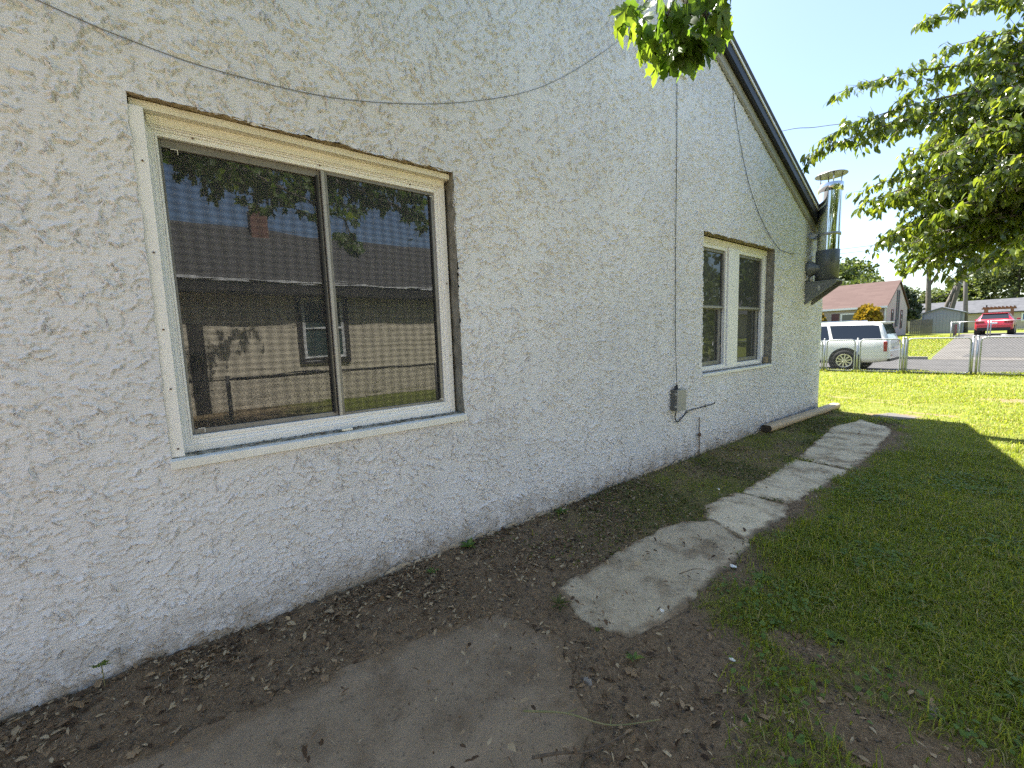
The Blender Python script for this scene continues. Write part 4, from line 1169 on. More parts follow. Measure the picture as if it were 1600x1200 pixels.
# ---- cherry tree on the right
ct = thing('cherry_tree', 'broad leafy tree with drooping glossy leaves filling the upper right', 'tree', (1.7, 7.9, 0))
tr = MB(); tr.tube([(1.7, 7.9, -0.1), (1.66, 7.85, 1.0), (1.6, 7.8, 2.0), (1.5, 7.75, 3.2), (1.4, 7.7, 4.6)], [0.20, 0.16, 0.14, 0.10, 0.05], 14)
build('trunk', tr, M['bark'], ct, smooth=True)
tips = [(-1.98, 6.2, 3.58), (-1.85, 6.3, 3.78), (-1.75, 6.5, 4.32), (-1.10, 6.8, 4.86), (-1.55, 6.6, 2.95), (-1.15, 6.8, 2.15), (-1.40, 6.6, 2.45), (-0.71, 6.5, 2.0), (-0.34, 6.2, 2.05), (-0.95, 7.0, 4.55),
        (-1.72, 7.0, 3.85), (-1.30, 7.2, 4.30), (-0.75, 7.0, 4.35), (-0.35, 7.0, 4.75), (-1.0, 7.0, 3.4), (-0.66, 7.0, 3.62), (-0.24, 6.0, 2.2), (-1.62, 7.0, 3.22), (-0.5, 6.3, 2.9), (-0.9, 6.5, 2.6), (-1.2, 7.4, 2.7), (-1.3, 7.6, 3.5),
        (-0.6, 7.9, 3.0), (-0.4, 6.4, 3.6), (-0.1, 6.1, 4.1), (0.2, 5.8, 3.2), (-1.5, 7.5, 4.1), (-1.5, 7.8, 3.3), (-0.9, 8.2, 4.3)]
mass = [(-1.62, 3.10), (-0.95, 3.95), (-0.35, 4.45), (0.25, 4.65), (0.25, 2.5), (-0.3, 2.45), (-0.73, 2.15), (-1.15, 2.2), (-1.45, 2.55)]
def inside(px_, pz_, poly):
    r_ = False
    for i in range(len(poly)):
        (ax, ay), (bx_, by_) = poly[i], poly[(i + 1) % len(poly)]
        if (ay > pz_) != (by_ > pz_) and px_ < (bx_ - ax) * (pz_ - ay) / (by_ - ay) + ax: r_ = not r_
    return r_
while len(tips) < 125:
    a_, c_ = random.uniform(-1.7, 0.3), random.uniform(2.1, 4.7)
    if inside(a_, c_, mass):
        y_ = random.uniform(6.0, 8.6); tips.append((a_ * y_ / 7, y_, 1.5 + (c_ - 1.5) * y_ / 7))
for q in range(7):
    w = random.uniform(-1.9, 1.9); r_ = random.uniform(1.8, 3.0)
    tips.append((1.5 + r_ * math.cos(w), 7.8 + r_ * math.sin(w), random.uniform(2.2, 5.0)))
cb = MB(); cpz, cdz = [], []
for ti, tp in enumerate(tips):
    tp = np.array(tp)
    z0 = min(4.4, max(2.0, tp[2] * 0.55 + random.uniform(0.4, 1.3)))
    a = np.array([1.6 - 0.05 * z0, 7.8, z0]); mid = (a * 0.42 + tp * 0.58) + [0, 0, 0.35 + 0.12 * np.linalg.norm(tp - a)]
    cv = bez(a, mid, tp, 16)
    cb.tube(cv.tolist(), np.linspace(0.022, 0.0025, 16).tolist(), 5)
    L = np.linalg.norm(tp - a)
    ntw = int(L * 24)
    for q in range(ntw):
        u = 0.22 + 0.78 * q / ntw; i = min(14, int(u * 15)); p0 = cv[i] + (cv[i + 1] - cv[i]) * (u * 15 - i)
        tg = cv[i + 1] - cv[i]; tg /= np.linalg.norm(tg)
        dv = tg * 0.7 + rng.normal(0, 0.8, 3); dv[2] -= 0.05; dv /= np.linalg.norm(dv)
        tl = random.uniform(0.12, 0.42) * (1.15 - 0.75 * u)
        p1 = p0 + dv * tl
        cb.tube([p0.tolist(), p1.tolist()], [0.0028, 0.0015], 3)
        for k in range(int(tl / 0.030) + 2):
            s_ = random.random()
            cpz.append(p0 + (p1 - p0) * s_ + rng.normal(0, 0.012, 3)); h = dv * 0.3 + rng.normal(0, 0.38, 3); cdz.append([h[0], h[1], -0.75 + 0.3 * h[2]])
build('branches', cb, M['bark'], ct, smooth=True)
cpz = np.array(cpz); cdz = np.array(cdz)
size = rng.uniform(0.075, 0.125, len(cpz)); roll = rng.normal(0, 0.9, len(cpz))
ups = np.tile([[-0.8, 0.0, 0.5]], (len(cpz), 1)) + rng.normal(0, 0.6, (len(cpz), 3))
Rm = orient(cdz, ups, roll)
vis, dist = in_view(cpz, 1.0)
order = np.argsort(np.where(vis, dist, dist + 100))[:290]
msk = np.zeros(len(cpz), bool); msk[order] = True
leaf_objects(ct, 'cherry_leaf', OVAL, cpz[msk], Rm[msk], size[msk], M['cherry'])
V, F = scatter(OVAL_LOW, cpz[~msk], Rm[~msk], size[~msk])
build_np('foliage', V, F, M['cherry'], ct, smooth=True, kind='stuff')

# ---- far trees
def far_tree(label, base, trunk, blobs, n, leaf, mat, bark='pale_bark', cat='tree', name='tree', limbs=()):
    T = thing(name, label, cat, base)
    tm = MB(); tm.tube([(base[0] + x, base[1] + y, base[2] + z) for x, y, z, r in trunk], [r for *_, r in trunk], 9)
    for lm in limbs: tm.tube([(base[0] + x, base[1] + y, base[2] + z) for x, y, z, r in lm], [r for *_, r in lm], 7)
    build('trunk', tm, M[bark], T, smooth=True)
    if blobs:
        P_ = []
        wts = np.array([b[3] * b[4] * b[5] for b in blobs]); wts = wts / wts.sum()
        for b, w in zip(blobs, wts):
            m = int(n * w) + 8
            d = rng.normal(0, 1, (m, 3)); d /= np.linalg.norm(d, axis=1, keepdims=True)
            r_ = rng.uniform(0.45, 1.05, m) ** 0.6
            lump = 0.75 + 0.5 * vnoise(d[:, 0] * 2.6 + b[0] + 9, d[:, 1] * 2.6 + d[:, 2] * 2.1 + b[2] + 9, 5)
            P_.append(np.array(base) + np.array(b[:3]) + d * (r_ * lump)[:, None] * np.array(b[3:6]))
        P_ = np.concatenate(P_)
        dr = rng.normal(0, 1, P_.shape); dr[:, 2] -= 0.4
        Rm_ = orient(dr, rng.normal(0, 1, P_.shape) + [0, 0, 1], rng.uniform(0, 6.28, len(P_)))
        V, F = scatter(CLUMP, P_, Rm_, rng.uniform(0.6, 1.4, len(P_)) * leaf)
        build_np('crown', V, F, mat, T, kind='stuff')
    return T
def blobs_round(h, r, n, seed, zr=0.8):
    rr = random.Random(seed); out = []
    for q in range(n):
        w = rr.uniform(0, 6.28); k_ = rr.uniform(0.2, 0.75)
        out.append((r * k_ * math.cos(w), r * k_ * math.sin(w), h + rr.uniform(-1, 1) * r * zr * 0.6, r * rr.uniform(0.35, 0.6), r * rr.uniform(0.35, 0.6), r * rr.uniform(0.3, 0.5)))
    return out
GZ0 = 0.6
far_tree('leafy green tree rising left behind the red roofed house', (-18.0, 70, GZ0), [(0, 0, 0, .35), (0.2, 0, 5, .25), (0, 0, 9, .1)], blobs_round(7.2, 4.2, 9, 1), 4200, 0.32, M['far_leaf'])
far_tree('pale hazy tree at the far left of the background', (-24.5, 78, GZ0), [(0, 0, 0, .35), (0.2, 0, 5, .25), (0, 0, 9, .1)], blobs_round(7.5, 4.6, 9, 2), 4200, 0.34, M['far_leaf_pale'])
far_tree('dark green tree close behind the red roof ridge', (-13.2, 63, GZ0), [(0, 0, 0, .3), (0, 0, 6, .12)], blobs_round(4.9, 2.6, 7, 3), 2600, 0.28, M['far_leaf'])
far_tree('dark evergreen leaning beside the pink gable end', (-9.6, 60, GZ0), [(0.3, 0, 0, .16), (0.1, 0, 2.5, .12), (-.4, 0, 4.6, .05)], [(-.2, 0, 3.7, 1.1, 1.0, 1.0), (.35, 0, 2.5, 1.0, .9, .8), (-.5, 0, 4.5, .8, .8, .7), (.7, 0, 1.9, .6, .6, .5)], 2400, 0.22, M['conifer'], 'bark', name='evergreen_tree')
far_tree('tall straight pale trunk behind the blue grey shed', (-9.3, 72, GZ0), [(0, 0, 0, .30), (-.05, 0, 3, .27), (-.2, 0, 7, .22), (-.3, 0, 11, .10)], [(-.6, 0, 11.5, 3.2, 2.6, 1.8), (1.6, 0, 12.3, 2.2, 2, 1.6)], 900, 0.30, M['far_leaf'],
         limbs=[[(-.1, 0, 5.5, .14), (1.0, 0, 8.0, .09), (1.8, 0, 10.5, .04)], [(-.2, 0, 6.8, .10), (-1.3, 0, 9, .05), (-1.9, 0, 10.5, .03)], [(0, 0, 3.6, .08), (1.2, 0, 4.4, .05), (2.3, 0, 4.3, .02)]])
far_tree('forked pale tree with two leaning trunks behind the shed', (-7.7, 74, GZ0), [(0, 0, 0, .30), (.1, 0, 2.6, .27), (.6, 0, 5.5, .22), (1.2, 0, 8.5, .15), (1.8, 0, 11, .08)], [(1.2, 0, 11.6, 2.8, 2.2, 1.5), (3.2, 0, 10.6, 2, 1.8, 1.1)], 700, 0.30, M['far_leaf'],
         limbs=[[(-.5, 0, 0, .25), (-.3, 0, 3.2, .2), (.35, 0, 5.5, .14)], [(.8, 0, 6.2, .11), (2.6, 0, 7.4, .07), (4.4, 0, 9.2, .03)], [(.6, 0, 5.6, .10), (-.8, 0, 7.2, .06), (-1.6, 0, 8.0, .03)]])
far_tree('big leafy green tree at the right edge behind the grey roof', (-3.2, 92, GZ0), [(0, 0, 0, .4), (0, 0, 6, .3), (0, 0, 10, .1)], blobs_round(7.6, 4.8, 10, 5), 4600, 0.36, M['far_leaf_pale'])
far_tree('round green tree standing behind the utility pole', (-7.6, 94, GZ0), [(0, 0, 0, .4), (0, 0, 6, .3), (0, 0, 8, .1)], blobs_round(5.4, 3.2, 8, 6), 3200, 0.32, M['far_leaf'])
far_tree('darker bushy tree left of the forked trunks', (-13.2, 96, GZ0), [(0, 0, 0, .4), (0, 0, 6, .2)], blobs_round(4.8, 3.6, 8, 8), 3200, 0.34, M['far_leaf_pale'])
far_tree('leafy tree beyond the right edge of the driveway', (3.5, 88, GZ0), [(0, 0, 0, .4), (0, 0, 8, .2)], blobs_round(8, 5.0, 9, 9), 3600, 0.36, M['far_leaf'])
for q, (x, y) in enumerate(((14, 36), (20, 44), (9.5, 40))):
    far_tree(['broad street tree mirrored faintly in the far window', 'second street tree farther right than the driveway', 'street tree standing just beside the neighbouring drive'][q], (x, y, 0.3), [(0, 0, 0, .35), (0, 0, 4, .25), (0, 0, 7, .1)], blobs_round(6, 3.8, 8, 20 + q), 2600, 0.34, M['far_leaf'])
for q, (x, y) in enumerate(((4.2, 14.5), (6.4, 19.5), (10.5, 25.5))):
    far_tree(['dense low branched tree by the side fence mirrored in the far window', 'second dense tree of the side fence row nearer the street', 'third dense tree of the side fence row at the street corner'][q], (x, y, -0.15), [(0, 0, 0, .25), (0, 0, 3, .18), (0, 0, 5, .08)], blobs_round(3.2, 2.6, 12, 40 + q, 1.1), 5200, 0.16, M['far_leaf'])
# golden bushes
def bush(label, base, r, h):
    B = thing('golden_bush', label, 'bush', base, None)
    tm = MB(); tm.tube([base, (base[0], base[1], base[2] + h * .6)], [0.06, 0.02], 6); build('stem', tm, M['bark'], B)
    m = 900
    d = rng.normal(0, 1, (m, 3)); d /= np.linalg.norm(d, axis=1, keepdims=True)
    P_ = np.array(base) + [0, 0, h * 0.55] + d * (rng.uniform(0.5, 1.0, m) ** .5)[:, None] * [r, r, h * 0.5]
    P_[:, 2] = np.maximum(P_[:, 2], base[2] + .02)
    Rm_ = orient(d + [0, 0, 0.8], rng.normal(0, 1, P_.shape), rng.uniform(0, 6.28, m))
    V, F = scatter(CLUMP, P_, Rm_, rng.uniform(0.14, 0.30, m)); build_np('foliage', V, F, M['gold_bush'], B, kind='stuff')
bush('golden evergreen bush at the right of the house front', (-9.35, 44.6, 0.55), 0.85, 2.55)
bush('golden evergreen bush cut off by the stucco house corner', (-13.0, 44.6, 0.55), 0.8, 2.2)

# ------------------------------------------------------------------ houses and yard across the street
rh = thing('tan_house', 'tan house with a red brown shingle roof across the street', 'house', (-14, 50, 0.6))
hx0, hx1, hy_, hyb = -20.0, -8.42, 46.0, 54.0
m_ = MB(); m_.box(hx0, hx1 - 0.02, hy_, hyb, 0.3, 3.15)
build('wall', m_, M['tan_wall'], rh)
m_ = MB(); m_.prism([(hy_, 0.3), (hyb, 0.3), (hyb, 3.15), ((hy_ + hyb) / 2, 5.32), (hy_, 3.15)], 'x', hx1 - 0.019, hx1)
build('gable_wall', m_, M['pink_wall'], rh, label='pinkish gable end facing the driveway')
rf = MB(); ym = 50.0
for s in (1, -1):
    ye = ym - s * 4.35; ze = 3.06
    rf.hexa([(hx0 - .2, ym, 5.36), (hx1 + .12, ym, 5.36), (hx1 + .12, ye, ze), (hx0 - .2, ye, ze), (hx0 - .2, ym, 5.48), (hx1 + .12, ym, 5.48), (hx1 + .12, ye, ze + .1), (hx0 - .2, ye, ze + .1)])
rr_ = build('roof', rf, M['red_roof'], rh)
m_ = MB(); m_.box(hx0 - .2, hx1 + .1, 45.62, 45.68, 3.0, 3.16)
build('gutter', m_, M['white_paint'], rr_)
m_ = MB(); m_.box(hx1 - 0.12, hx1 - 0.02, 45.86, 45.96, 0.6, 3.02)
build('downspout', m_, M['white_paint'], rh)
def far_window(parent, x0, x1, z0, z1, y, fm, gm, t_=0.12):
    m = MB(); m.box(x0, x1, y - 0.06, y, z0, z0 + t_); m.box(x0, x1, y - 0.06, y, z1 - t_, z1); m.box(x0, x0 + t_, y - 0.06, y, z0 + t_, z1 - t_); m.box(x1 - t_, x1, y - 0.06, y, z0 + t_, z1 - t_)
    w_ = build('window', m, fm, parent)
    m = MB(); m.box(x0 + t_, x1 - t_, y - 0.03, y - 0.01, z0 + t_, z1 - t_)
    build('pane', m, gm, w_); return w_
far_window(rh, -11.5, -9.9, 1.3, 2.72, hy_, M['white_paint'], M['plain_glass'])
for x in (-12.15, -9.85):
    m_ = MB(); m_.box(x, x + 0.55, hy_ - 0.05, hy_, 1.3, 2.72)
    build('shutter', m_, M['shutter'], rh)
for (y0, y1, z0, z1) in ((47.6, 48.3, 1.25, 2.9), (51.2, 51.9, 1.25, 2.9)):
    m = MB(); m.ring(hx1, hx1 + 0.05, (y0, y1, z0, z1), (y0 + .1, y1 - .1, z0 + .1, z1 - .1)); w_ = build('window', m, M['shutter'], rh)
    m = MB(); m.box(hx1 + .01, hx1 + .03, y0 + .1, y1 - .1, z0 + .1, z1 - .1); build('pane', m, M['plain_glass'], w_)
for y in (49.4, 50.1):
    m_ = MB(); m_.tube([(hx1 + 0.05, y, 1.6), (hx1 + 0.05, y, 4.6)], 0.05, 8); build('conduit', m_, M['grey_paint'], rh)
m_ = MB(); m_.box(hx1, hx1 + 0.14, 49.15, 49.6, 1.4, 2.0); build('meter_box', m_, M['grey_paint'], rh)

sh = thing('garden_shed', 'blue grey garden shed with a low gable across the street', 'shed', (-6.35, 56, 0.6))
sx0, sx1 = -7.62, -5.02
m_ = MB(); m_.prism([(sx0, 0.4), (sx1, 0.4), (sx1, 2.5), ((sx0 + sx1) / 2, 3.0), (sx0, 2.5)], 'y', 56.0, 59.0)
build('wall', m_, M['shed'], sh)
for q in range(12):
    x = sx0 + 0.1 + q * 0.218
    m_ = MB(); m_.box(x, x + 0.2, 55.985, 55.999, 0.5, 2.48); build('panel', m_, M['shed'], sh)
for x in (sx0 - .02, sx1 - .06):
    m_ = MB(); m_.box(x, x + 0.08, 55.95, 55.984, 0.5, 2.5); build('corner_trim', m_, M['shed_trim'], sh)
rf = MB(); xm = (sx0 + sx1) / 2
for s in (1, -1):
    xe = xm - s * 1.48
    rf.hexa([(xm, 55.85, 3.0), (xm, 59.1, 3.0), (xe, 59.1, 2.47), (xe, 55.85, 2.47), (xm, 55.85, 3.08), (xm, 59.1, 3.08), (xe, 59.1, 2.55), (xe, 55.85, 2.55)])
build('roof', rf, M['shed_trim'], sh)

lh = thing('long_grey_house', 'long low house with a grey shingle roof behind the shed', 'house', (-5, 82, 0.6))
m_ = MB(); m_.box(-13.5, 8, 78.3, 86, 0.3, 2.75); build('wall', m_, M['tan_wall'], lh)
rf = MB()
rf.hexa([(-13.8, 78, 2.62), (8.3, 78, 2.62), (8.3, 82, 4.30), (-13.8, 82, 4.30), (-13.8, 78, 2.75), (8.3, 78, 2.75), (8.3, 82, 4.42), (-13.8, 82, 4.42)])
rf.hexa([(-13.8, 82, 4.30), (8.3, 82, 4.30), (8.3, 86.4, 2.62), (-13.8, 86.4, 2.62), (-13.8, 82, 4.42), (8.3, 82, 4.42), (8.3, 86.4, 2.75), (-13.8, 86.4, 2.75)])
build('roof', rf, M['grey_roof'], lh)
for x in (-5.4, -2.2):
    far_window(lh, x, x + 1.3, 1.5, 2.5, 78.3, M['white_paint'], M['blue'])
m_ = MB(); m_.box(-4.9, -4.2, 78.24, 78.29, 0.6, 2.5); build('tall_panel', m_, M['blue'], lh)  # blue door of the long house
m_ = MB(); m_.tube([(-5.05, 79, 3.0), (-5.05, 79, 3.65)], 0.07, 8); build('vent_pipe', m_, M['black_plastic'], lh)

pg = thing('pergola', 'red brown wooden pergola behind the red car', 'pergola', (-3.4, 68, 0.6))
for x in (-4.35, -2.55):
    for y in (66.8, 69.2):
        m_ = MB(); m_.box(x - .07, x + .07, y - .07, y + .07, 0.5, 2.85); build('post', m_, M['redwood'], pg)
for y in (66.7, 69.1):
    m_ = MB(); m_.box(-4.6, -2.3, y, y + .08, 2.86, 3.0); build('beam', m_, M['redwood'], pg)
for q in range(9):
    m_ = MB(); x = -4.5 + q * 0.26; m_.box(x, x + .06, 66.3, 69.7, 3.0, 3.12); build('rafter', m_, M['redwood'], pg)

wf = thing('plank_fence', 'short grey plank fence between tan house and shed', 'fence', (-7.6, 55, 0.6))
for q in range(11):
    m_ = MB(); x = -8.35 + q * 0.105 * 1.35; m_.box(x, x + 0.125, 55.2, 55.23, 0.5, 1.95 + 0.03 * (q % 3)); build('plank', m_, M['grey_wood'], wf)
m_ = MB(); m_.box(-8.35, -6.8, 55.24, 55.30, 1.5, 1.6); build('rail', m_, M['grey_wood'], wf)

up_ = thing('utility_pole', 'wooden utility pole rising behind the shed into the leaves', 'utility pole', (-5.05, 58, 0.6))
m_ = MB(); m_.tube([(-4.88, 58, 0.4), (-5.1, 58, 4.5), (-5.42, 58, 9.8)], [0.17, 0.155, 0.13], 10); build('pole', m_, M['pole_wood'], up_, smooth=True)
m_ = MB(); m_.box(-6.6, -4.2, 57.8, 57.9, 9.1, 9.25); build('crossarm', m_, M['pole_wood'], up_)
for q, (x, z) in enumerate(((-6.4, 9.28), (-5.4, 9.75))):
    cable('overhead_line', [(x, 57.9, z), (-20, 50, 8.9 + q * .4), (-34, 43, 9.8 + q * .4)], 0.02, M['cable'], ['overhead line from the pole crossarm towards the left', 'upper overhead line from the pole top towards the left'][q], 4)
cable('service_line', [(-9.116 - 6, 27, 13.0), (-9.116, 25, 11.58), (-7.326, 25, 11.11), (-3.0, 24, 9.9), (6, 22, 9.0)], 0.016, M['cable'], 'thin service line crossing the sky beside the roof edge', 4)

# white gate and wire fence at the top of the driveway
gt = thing('drive_gate', 'wire gate with pale posts across the driveway before the red car', 'gate', (-2.6, 43.2, 0.55))
for x in (-4.35, -3.95, -2.62, -2.50, -0.6):
    m_ = MB(); m_.tube([(x, 43.2, 0.4), (x, 43.2, 1.62)], 0.035, 8); build('post', m_, M['galv'], gt, smooth=True)
for (x0, x1) in ((-4.35, -2.62), (-2.50, -0.6)):
    for z in (0.62, 1.60):
        m_ = MB(); m_.tube([(x0, 43.2, z), (x1, 43.2, z)], 0.025, 6); build('gate_rail', m_, M['galv'], gt, smooth=True)
pk = thing('picket_fence', 'pale leaning pickets beside the driveway left of the red car', 'fence', (-4.3, 45, 0.6))
for q in range(7):
    m_ = MB(); y = 43.6 + q * 0.55; m_.box(-4.30 - q * .03, -4.26 - q * .03, y, y + 0.22, 0.5, 1.45); build('picket', m_, M['pole_wood'], pk)
m_ = MB(); m_.box(-4.46, -4.42, 43.6, 47.2, 1.0, 1.08); build('rail', m_, M['pole_wood'], pk)
# pale house seen only as a reflection in the far window
ph = thing('pale_house', 'pale pinkish house down the street mirrored in the far window', 'house', (17, 56, 0.6))
m_ = MB(); m_.box(11, 24, 52, 60, 0.3, 3.4); build('wall', m_, M['pink_wall'], ph)
rf = MB(); rf.prism([(51.6, 3.4), (60.4, 3.4), (56, 5.8)], 'x', 10.7, 24.3); build('roof', rf, M['grey_roof'], ph)
far_window(ph, 14, 15.6, 1.4, 2.7, 52, M['white_paint'], M['plain_glass'])

# ------------------------------------------------------------------ vehicles
def vehicle(T, place, st, W, paint_, panes, lamps, wheels, wr, extras):
    """st: rows x, zb, zbelt, zroof, w(belt half), wr(roof half). x runs from the tail forward."""
    st = np.array(st, dtype=float)
    def sec(x):
        zb, zt, zr, w, wr_ = [np.interp(x, st[:, 0], st[:, k]) for k in range(1, 6)]
        return zb, zt, zr, w, wr_
    def half(x):
        zb, zt, zr, w, wr_ = sec(x)
        return [(0, zb), (w * .86, zb), (w * .96, zb + .05), (w, zb + .22 * (zt - zb)), (w * 1.005, zb + .62 * (zt - zb)), (w * .995, zt - .05), (w * .975, zt), (w * .975 * .5 + wr_ * .5, zt * .5 + (zr - .07) * .5), (wr_, zr - .07), (wr_ - .05, zr - .022), (wr_ * .82, zr - .004), (wr_ * .4, zr + .004), (0, zr + .006)]
    xs_ = np.unique(np.concatenate([st[:, 0], np.linspace(st[0, 0], st[-1, 0], 40)]))
    m = MB(); vs = []
    for x in xs_:
        h = half(x); pr = h + [(-a, b) for a, b in reversed(h[1:-1])]
        vs += [place(x, a, b) for a, b in pr]
    n = len(pr); fs = []
    for i in range(len(xs_) - 1):
        for k in range(n): fs.append((i * n + k, i * n + (k + 1) % n, (i + 1) * n + (k + 1) % n, (i + 1) * n + k))
    fs += [tuple(range(n)), tuple((len(xs_) - 1) * n + k for k in range(n))]
    m.add(vs, fs)
    body = build('body', m, paint_, T, smooth=True)
    es = body.modifiers.new('edges', 'EDGE_SPLIT'); es.split_angle = R(50)
    def side_pt(x, f, s, off):
        zb, zt, zr, w, wr_ = sec(x)
        a0, b0 = w * .975, zt; a1, b1 = wr_, zr - .07
        return place(x, s * (a0 + (a1 - a0) * f + off), b0 + (b1 - b0) * f)
    for s in (1, -1):
        for (xa, xb, xc, xd) in panes['side']:      # bottom rear, bottom front, top front, top rear
            m = MB(); N = 8
            grid = []
            for i in range(N + 1):
                for j in range(4):
                    f = 0.08 + 0.84 * j / 3; u = i / N
                    x0 = xa + (xd - xa) * f; x1 = xb + (xc - xb) * f
                    grid.append(side_pt(x0 + (x1 - x0) * u, f, s, 0.006))
            m.add(grid, [(i * 4 + j, i * 4 + j + 1, (i + 1) * 4 + j + 1, (i + 1) * 4 + j) for i in range(N) for j in range(3)])
            build('side_window', m, M['car_glass'], T, smooth=True)
    for nm, (xa, xb, ins) in panes['end'].items():
        m = MB(); grid = []; N = 6
        for i in range(N + 1):
            x = xa + (xb - xa) * i / N; zb, zt, zr, w, wr_ = sec(x)
            for j in range(7):
                a = (-1 + 2 * j / 6) * (wr_ - ins)
                px = place(x, a, zr + 0.014)
                grid.append(px)
        m.add(grid, [(i * 7 + j, i * 7 + j + 1, (i + 1) * 7 + j + 1, (i + 1) * 7 + j) for i in range(N) for j in range(6)])
        build(nm, m, M['car_glass'], T, smooth=True)
    def cbox(x0, x1, a0, a1, z0, z1):
        m = MB(); m.hexa([place(x0, a0, z0), place(x1, a0, z0), place(x1, a1, z0), place(x0, a1, z0), place(x0, a0, z1), place(x1, a0, z1), place(x1, a1, z1), place(x0, a1, z1)]); return m
    for (x0, x1, a0, a1, z0, z1) in lamps:
        b_ = build('tail_lamp', cbox(x0, x1, a0, a1, z0, z1), M['lamp_red'], T); bevel(b_, 0.02)
    for nm, mat, dims in extras:
        b_ = build(nm, cbox(*dims), mat, T); bevel(b_, 0.015)
    ax = Vector(place(0, 1, 0)) - Vector(place(0, 0, 0))
    ax_name = 'y' if abs(ax.y) > abs(ax.x) else 'x'
    sgn = ax.y if ax_name == 'y' else ax.x
    for x in wheels:
        for s in (1, -1):
            zb, zt, zr, w, wr_ = sec(x)
            c = place(x, s * (w * 1.0), wr)
            dr = s * sgn
            m = MB(); m.lathe([(0.0, 0.012 * dr), (wr * 1.22, 0.012 * dr), (wr * 1.22, -0.3 * dr)], c, ax_name, 28)
            # black disc in place of the shaded hollow of the wheel well
            build('wheel_well_disc', m, M['black_plastic'], T)
            m = MB(); m.lathe([(wr * .60, 0.022 * dr), (wr * .66, 0.034 * dr), (wr * .93, 0.030 * dr), (wr, 0.005 * dr), (wr, -0.2 * dr), (wr * .6, -0.22 * dr)], c, ax_name, 28)
            wh = build('wheel', m, M['tyre'], T, smooth=True)
            m = MB(); m.lathe([(wr * .56, 0.036 * dr), (wr * .63, 0.040 * dr), (wr * .65, 0.026 * dr)], c, ax_name, 28)
            m.lathe([(0.0, 0.040 * dr), (wr * .16, 0.038 * dr), (wr * .17, 0.02 * dr)], c, ax_name, 12)
            for q in range(10):
                w_ = q * math.pi / 5 + 0.2; ca, sa = math.cos(w_), math.sin(w_)
                def pt(r_, t_, h): 
                    A, B = r_ * ca - t_ * sa, r_ * sa + t_ * ca
                    return (c[0] + A, c[1] + h, c[2] + B) if ax_name == 'y' else (c[0] + h, c[1] + A, c[2] + B)
                m.hexa([pt(wr * .12, -.018, .022 * dr), pt(wr * .58, -.026, .022 * dr), pt(wr * .58, .026, .022 * dr), pt(wr * .12, .018, .022 * dr), pt(wr * .12, -.018, .036 * dr), pt(wr * .58, -.026, .037 * dr), pt(wr * .58, .026, .037 * dr), pt(wr * .12, .018, .036 * dr)])
            build('rim', m, M['rim'], wh)

# white SUV at the kerb, tail to the right
SZ, SY, SX = -0.190, 21.05, -3.55
suv = thing('parked_suv', 'white full size SUV with dark windows parked along the street', 'car', (-6.4, SY, SZ))
def pl_suv(x, a, z): return (SX - x, SY - a, SZ + z)
vehicle(suv, pl_suv,
        [(0.0, .50, .82, .86, .93, .82), (.03, .44, .98, 1.03, .97, .84), (.06, .40, 1.13, 1.20, .985, .84), (.10, .40, 1.15, 1.34, .99, .82), (.26, .37, 1.16, 1.80, 1.0, .80), (.42, .35, 1.16, 1.86, 1.01, .79), (1.6, .30, 1.16, 1.89, 1.01, .80),
         (2.6, .30, 1.16, 1.89, 1.01, .80), (3.6, .30, 1.14, 1.84, 1.01, .78), (4.25, .30, 1.12, 1.22, 1.0, .86), (5.2, .32, 1.04, 1.12, .97, .84), (5.6, .36, .92, .98, .90, .78), (5.70, .46, .76, .80, .80, .70)],
        1.0, M['car_white'],
        {'side': [(.20, 1.66, 1.86, .36), (1.78, 2.72, 2.70, 1.95), (2.82, 4.02, 3.55, 2.80)], 'end': {'rear_window': (.115, .245, .10), 'windscreen': (3.72, 4.20, .12)}},
        [(.045, .16, .93, 1.0, .76, 1.13), (.045, .16, -1.0, -.93, .76, 1.13)], [1.28, 4.45], .41,
        [('roof_rail', M['chrome'], (1.0, 3.4, .70, .74, 1.895, 1.94)), ('roof_rail', M['chrome'], (1.0, 3.4, -.74, -.70, 1.895, 1.94)), ('rear_spoiler', M['car_white'], (.18, .50, -.74, .74, 1.80, 1.86)),
         ('bumper_step', M['black_plastic'], (-.03, .14, -.90, .90, .40, .50)), ('rear_bumper', M['car_white'], (-.04, .16, -.96, .96, .50, .80)), ('running_board', M['black_plastic'], (1.85, 3.85, .92, 1.05, .33, .40)), ('running_board', M['black_plastic'], (1.85, 3.85, -1.05, -.92, .33, .40)),
         ('door_handle', M['car_white'], (1.98, 2.16, 1.01, 1.035, 1.02, 1.06)), ('badge_strip', M['chrome'], (-.045, -.035, -.35, .35, .86, .92)), ('bumper_reflector', M['lamp_red'], (-.05, -.035, .62, .82, .60, .65)), ('bumper_reflector', M['lamp_red'], (-.05, -.035, -.82, -.62, .60, .65)),
         ('mirror', M['car_white'], (3.72, 3.90, 1.02, 1.24, 1.08, 1.28)), ('mirror', M['car_white'], (3.72, 3.90, -1.24, -1.02, 1.08, 1.28))])
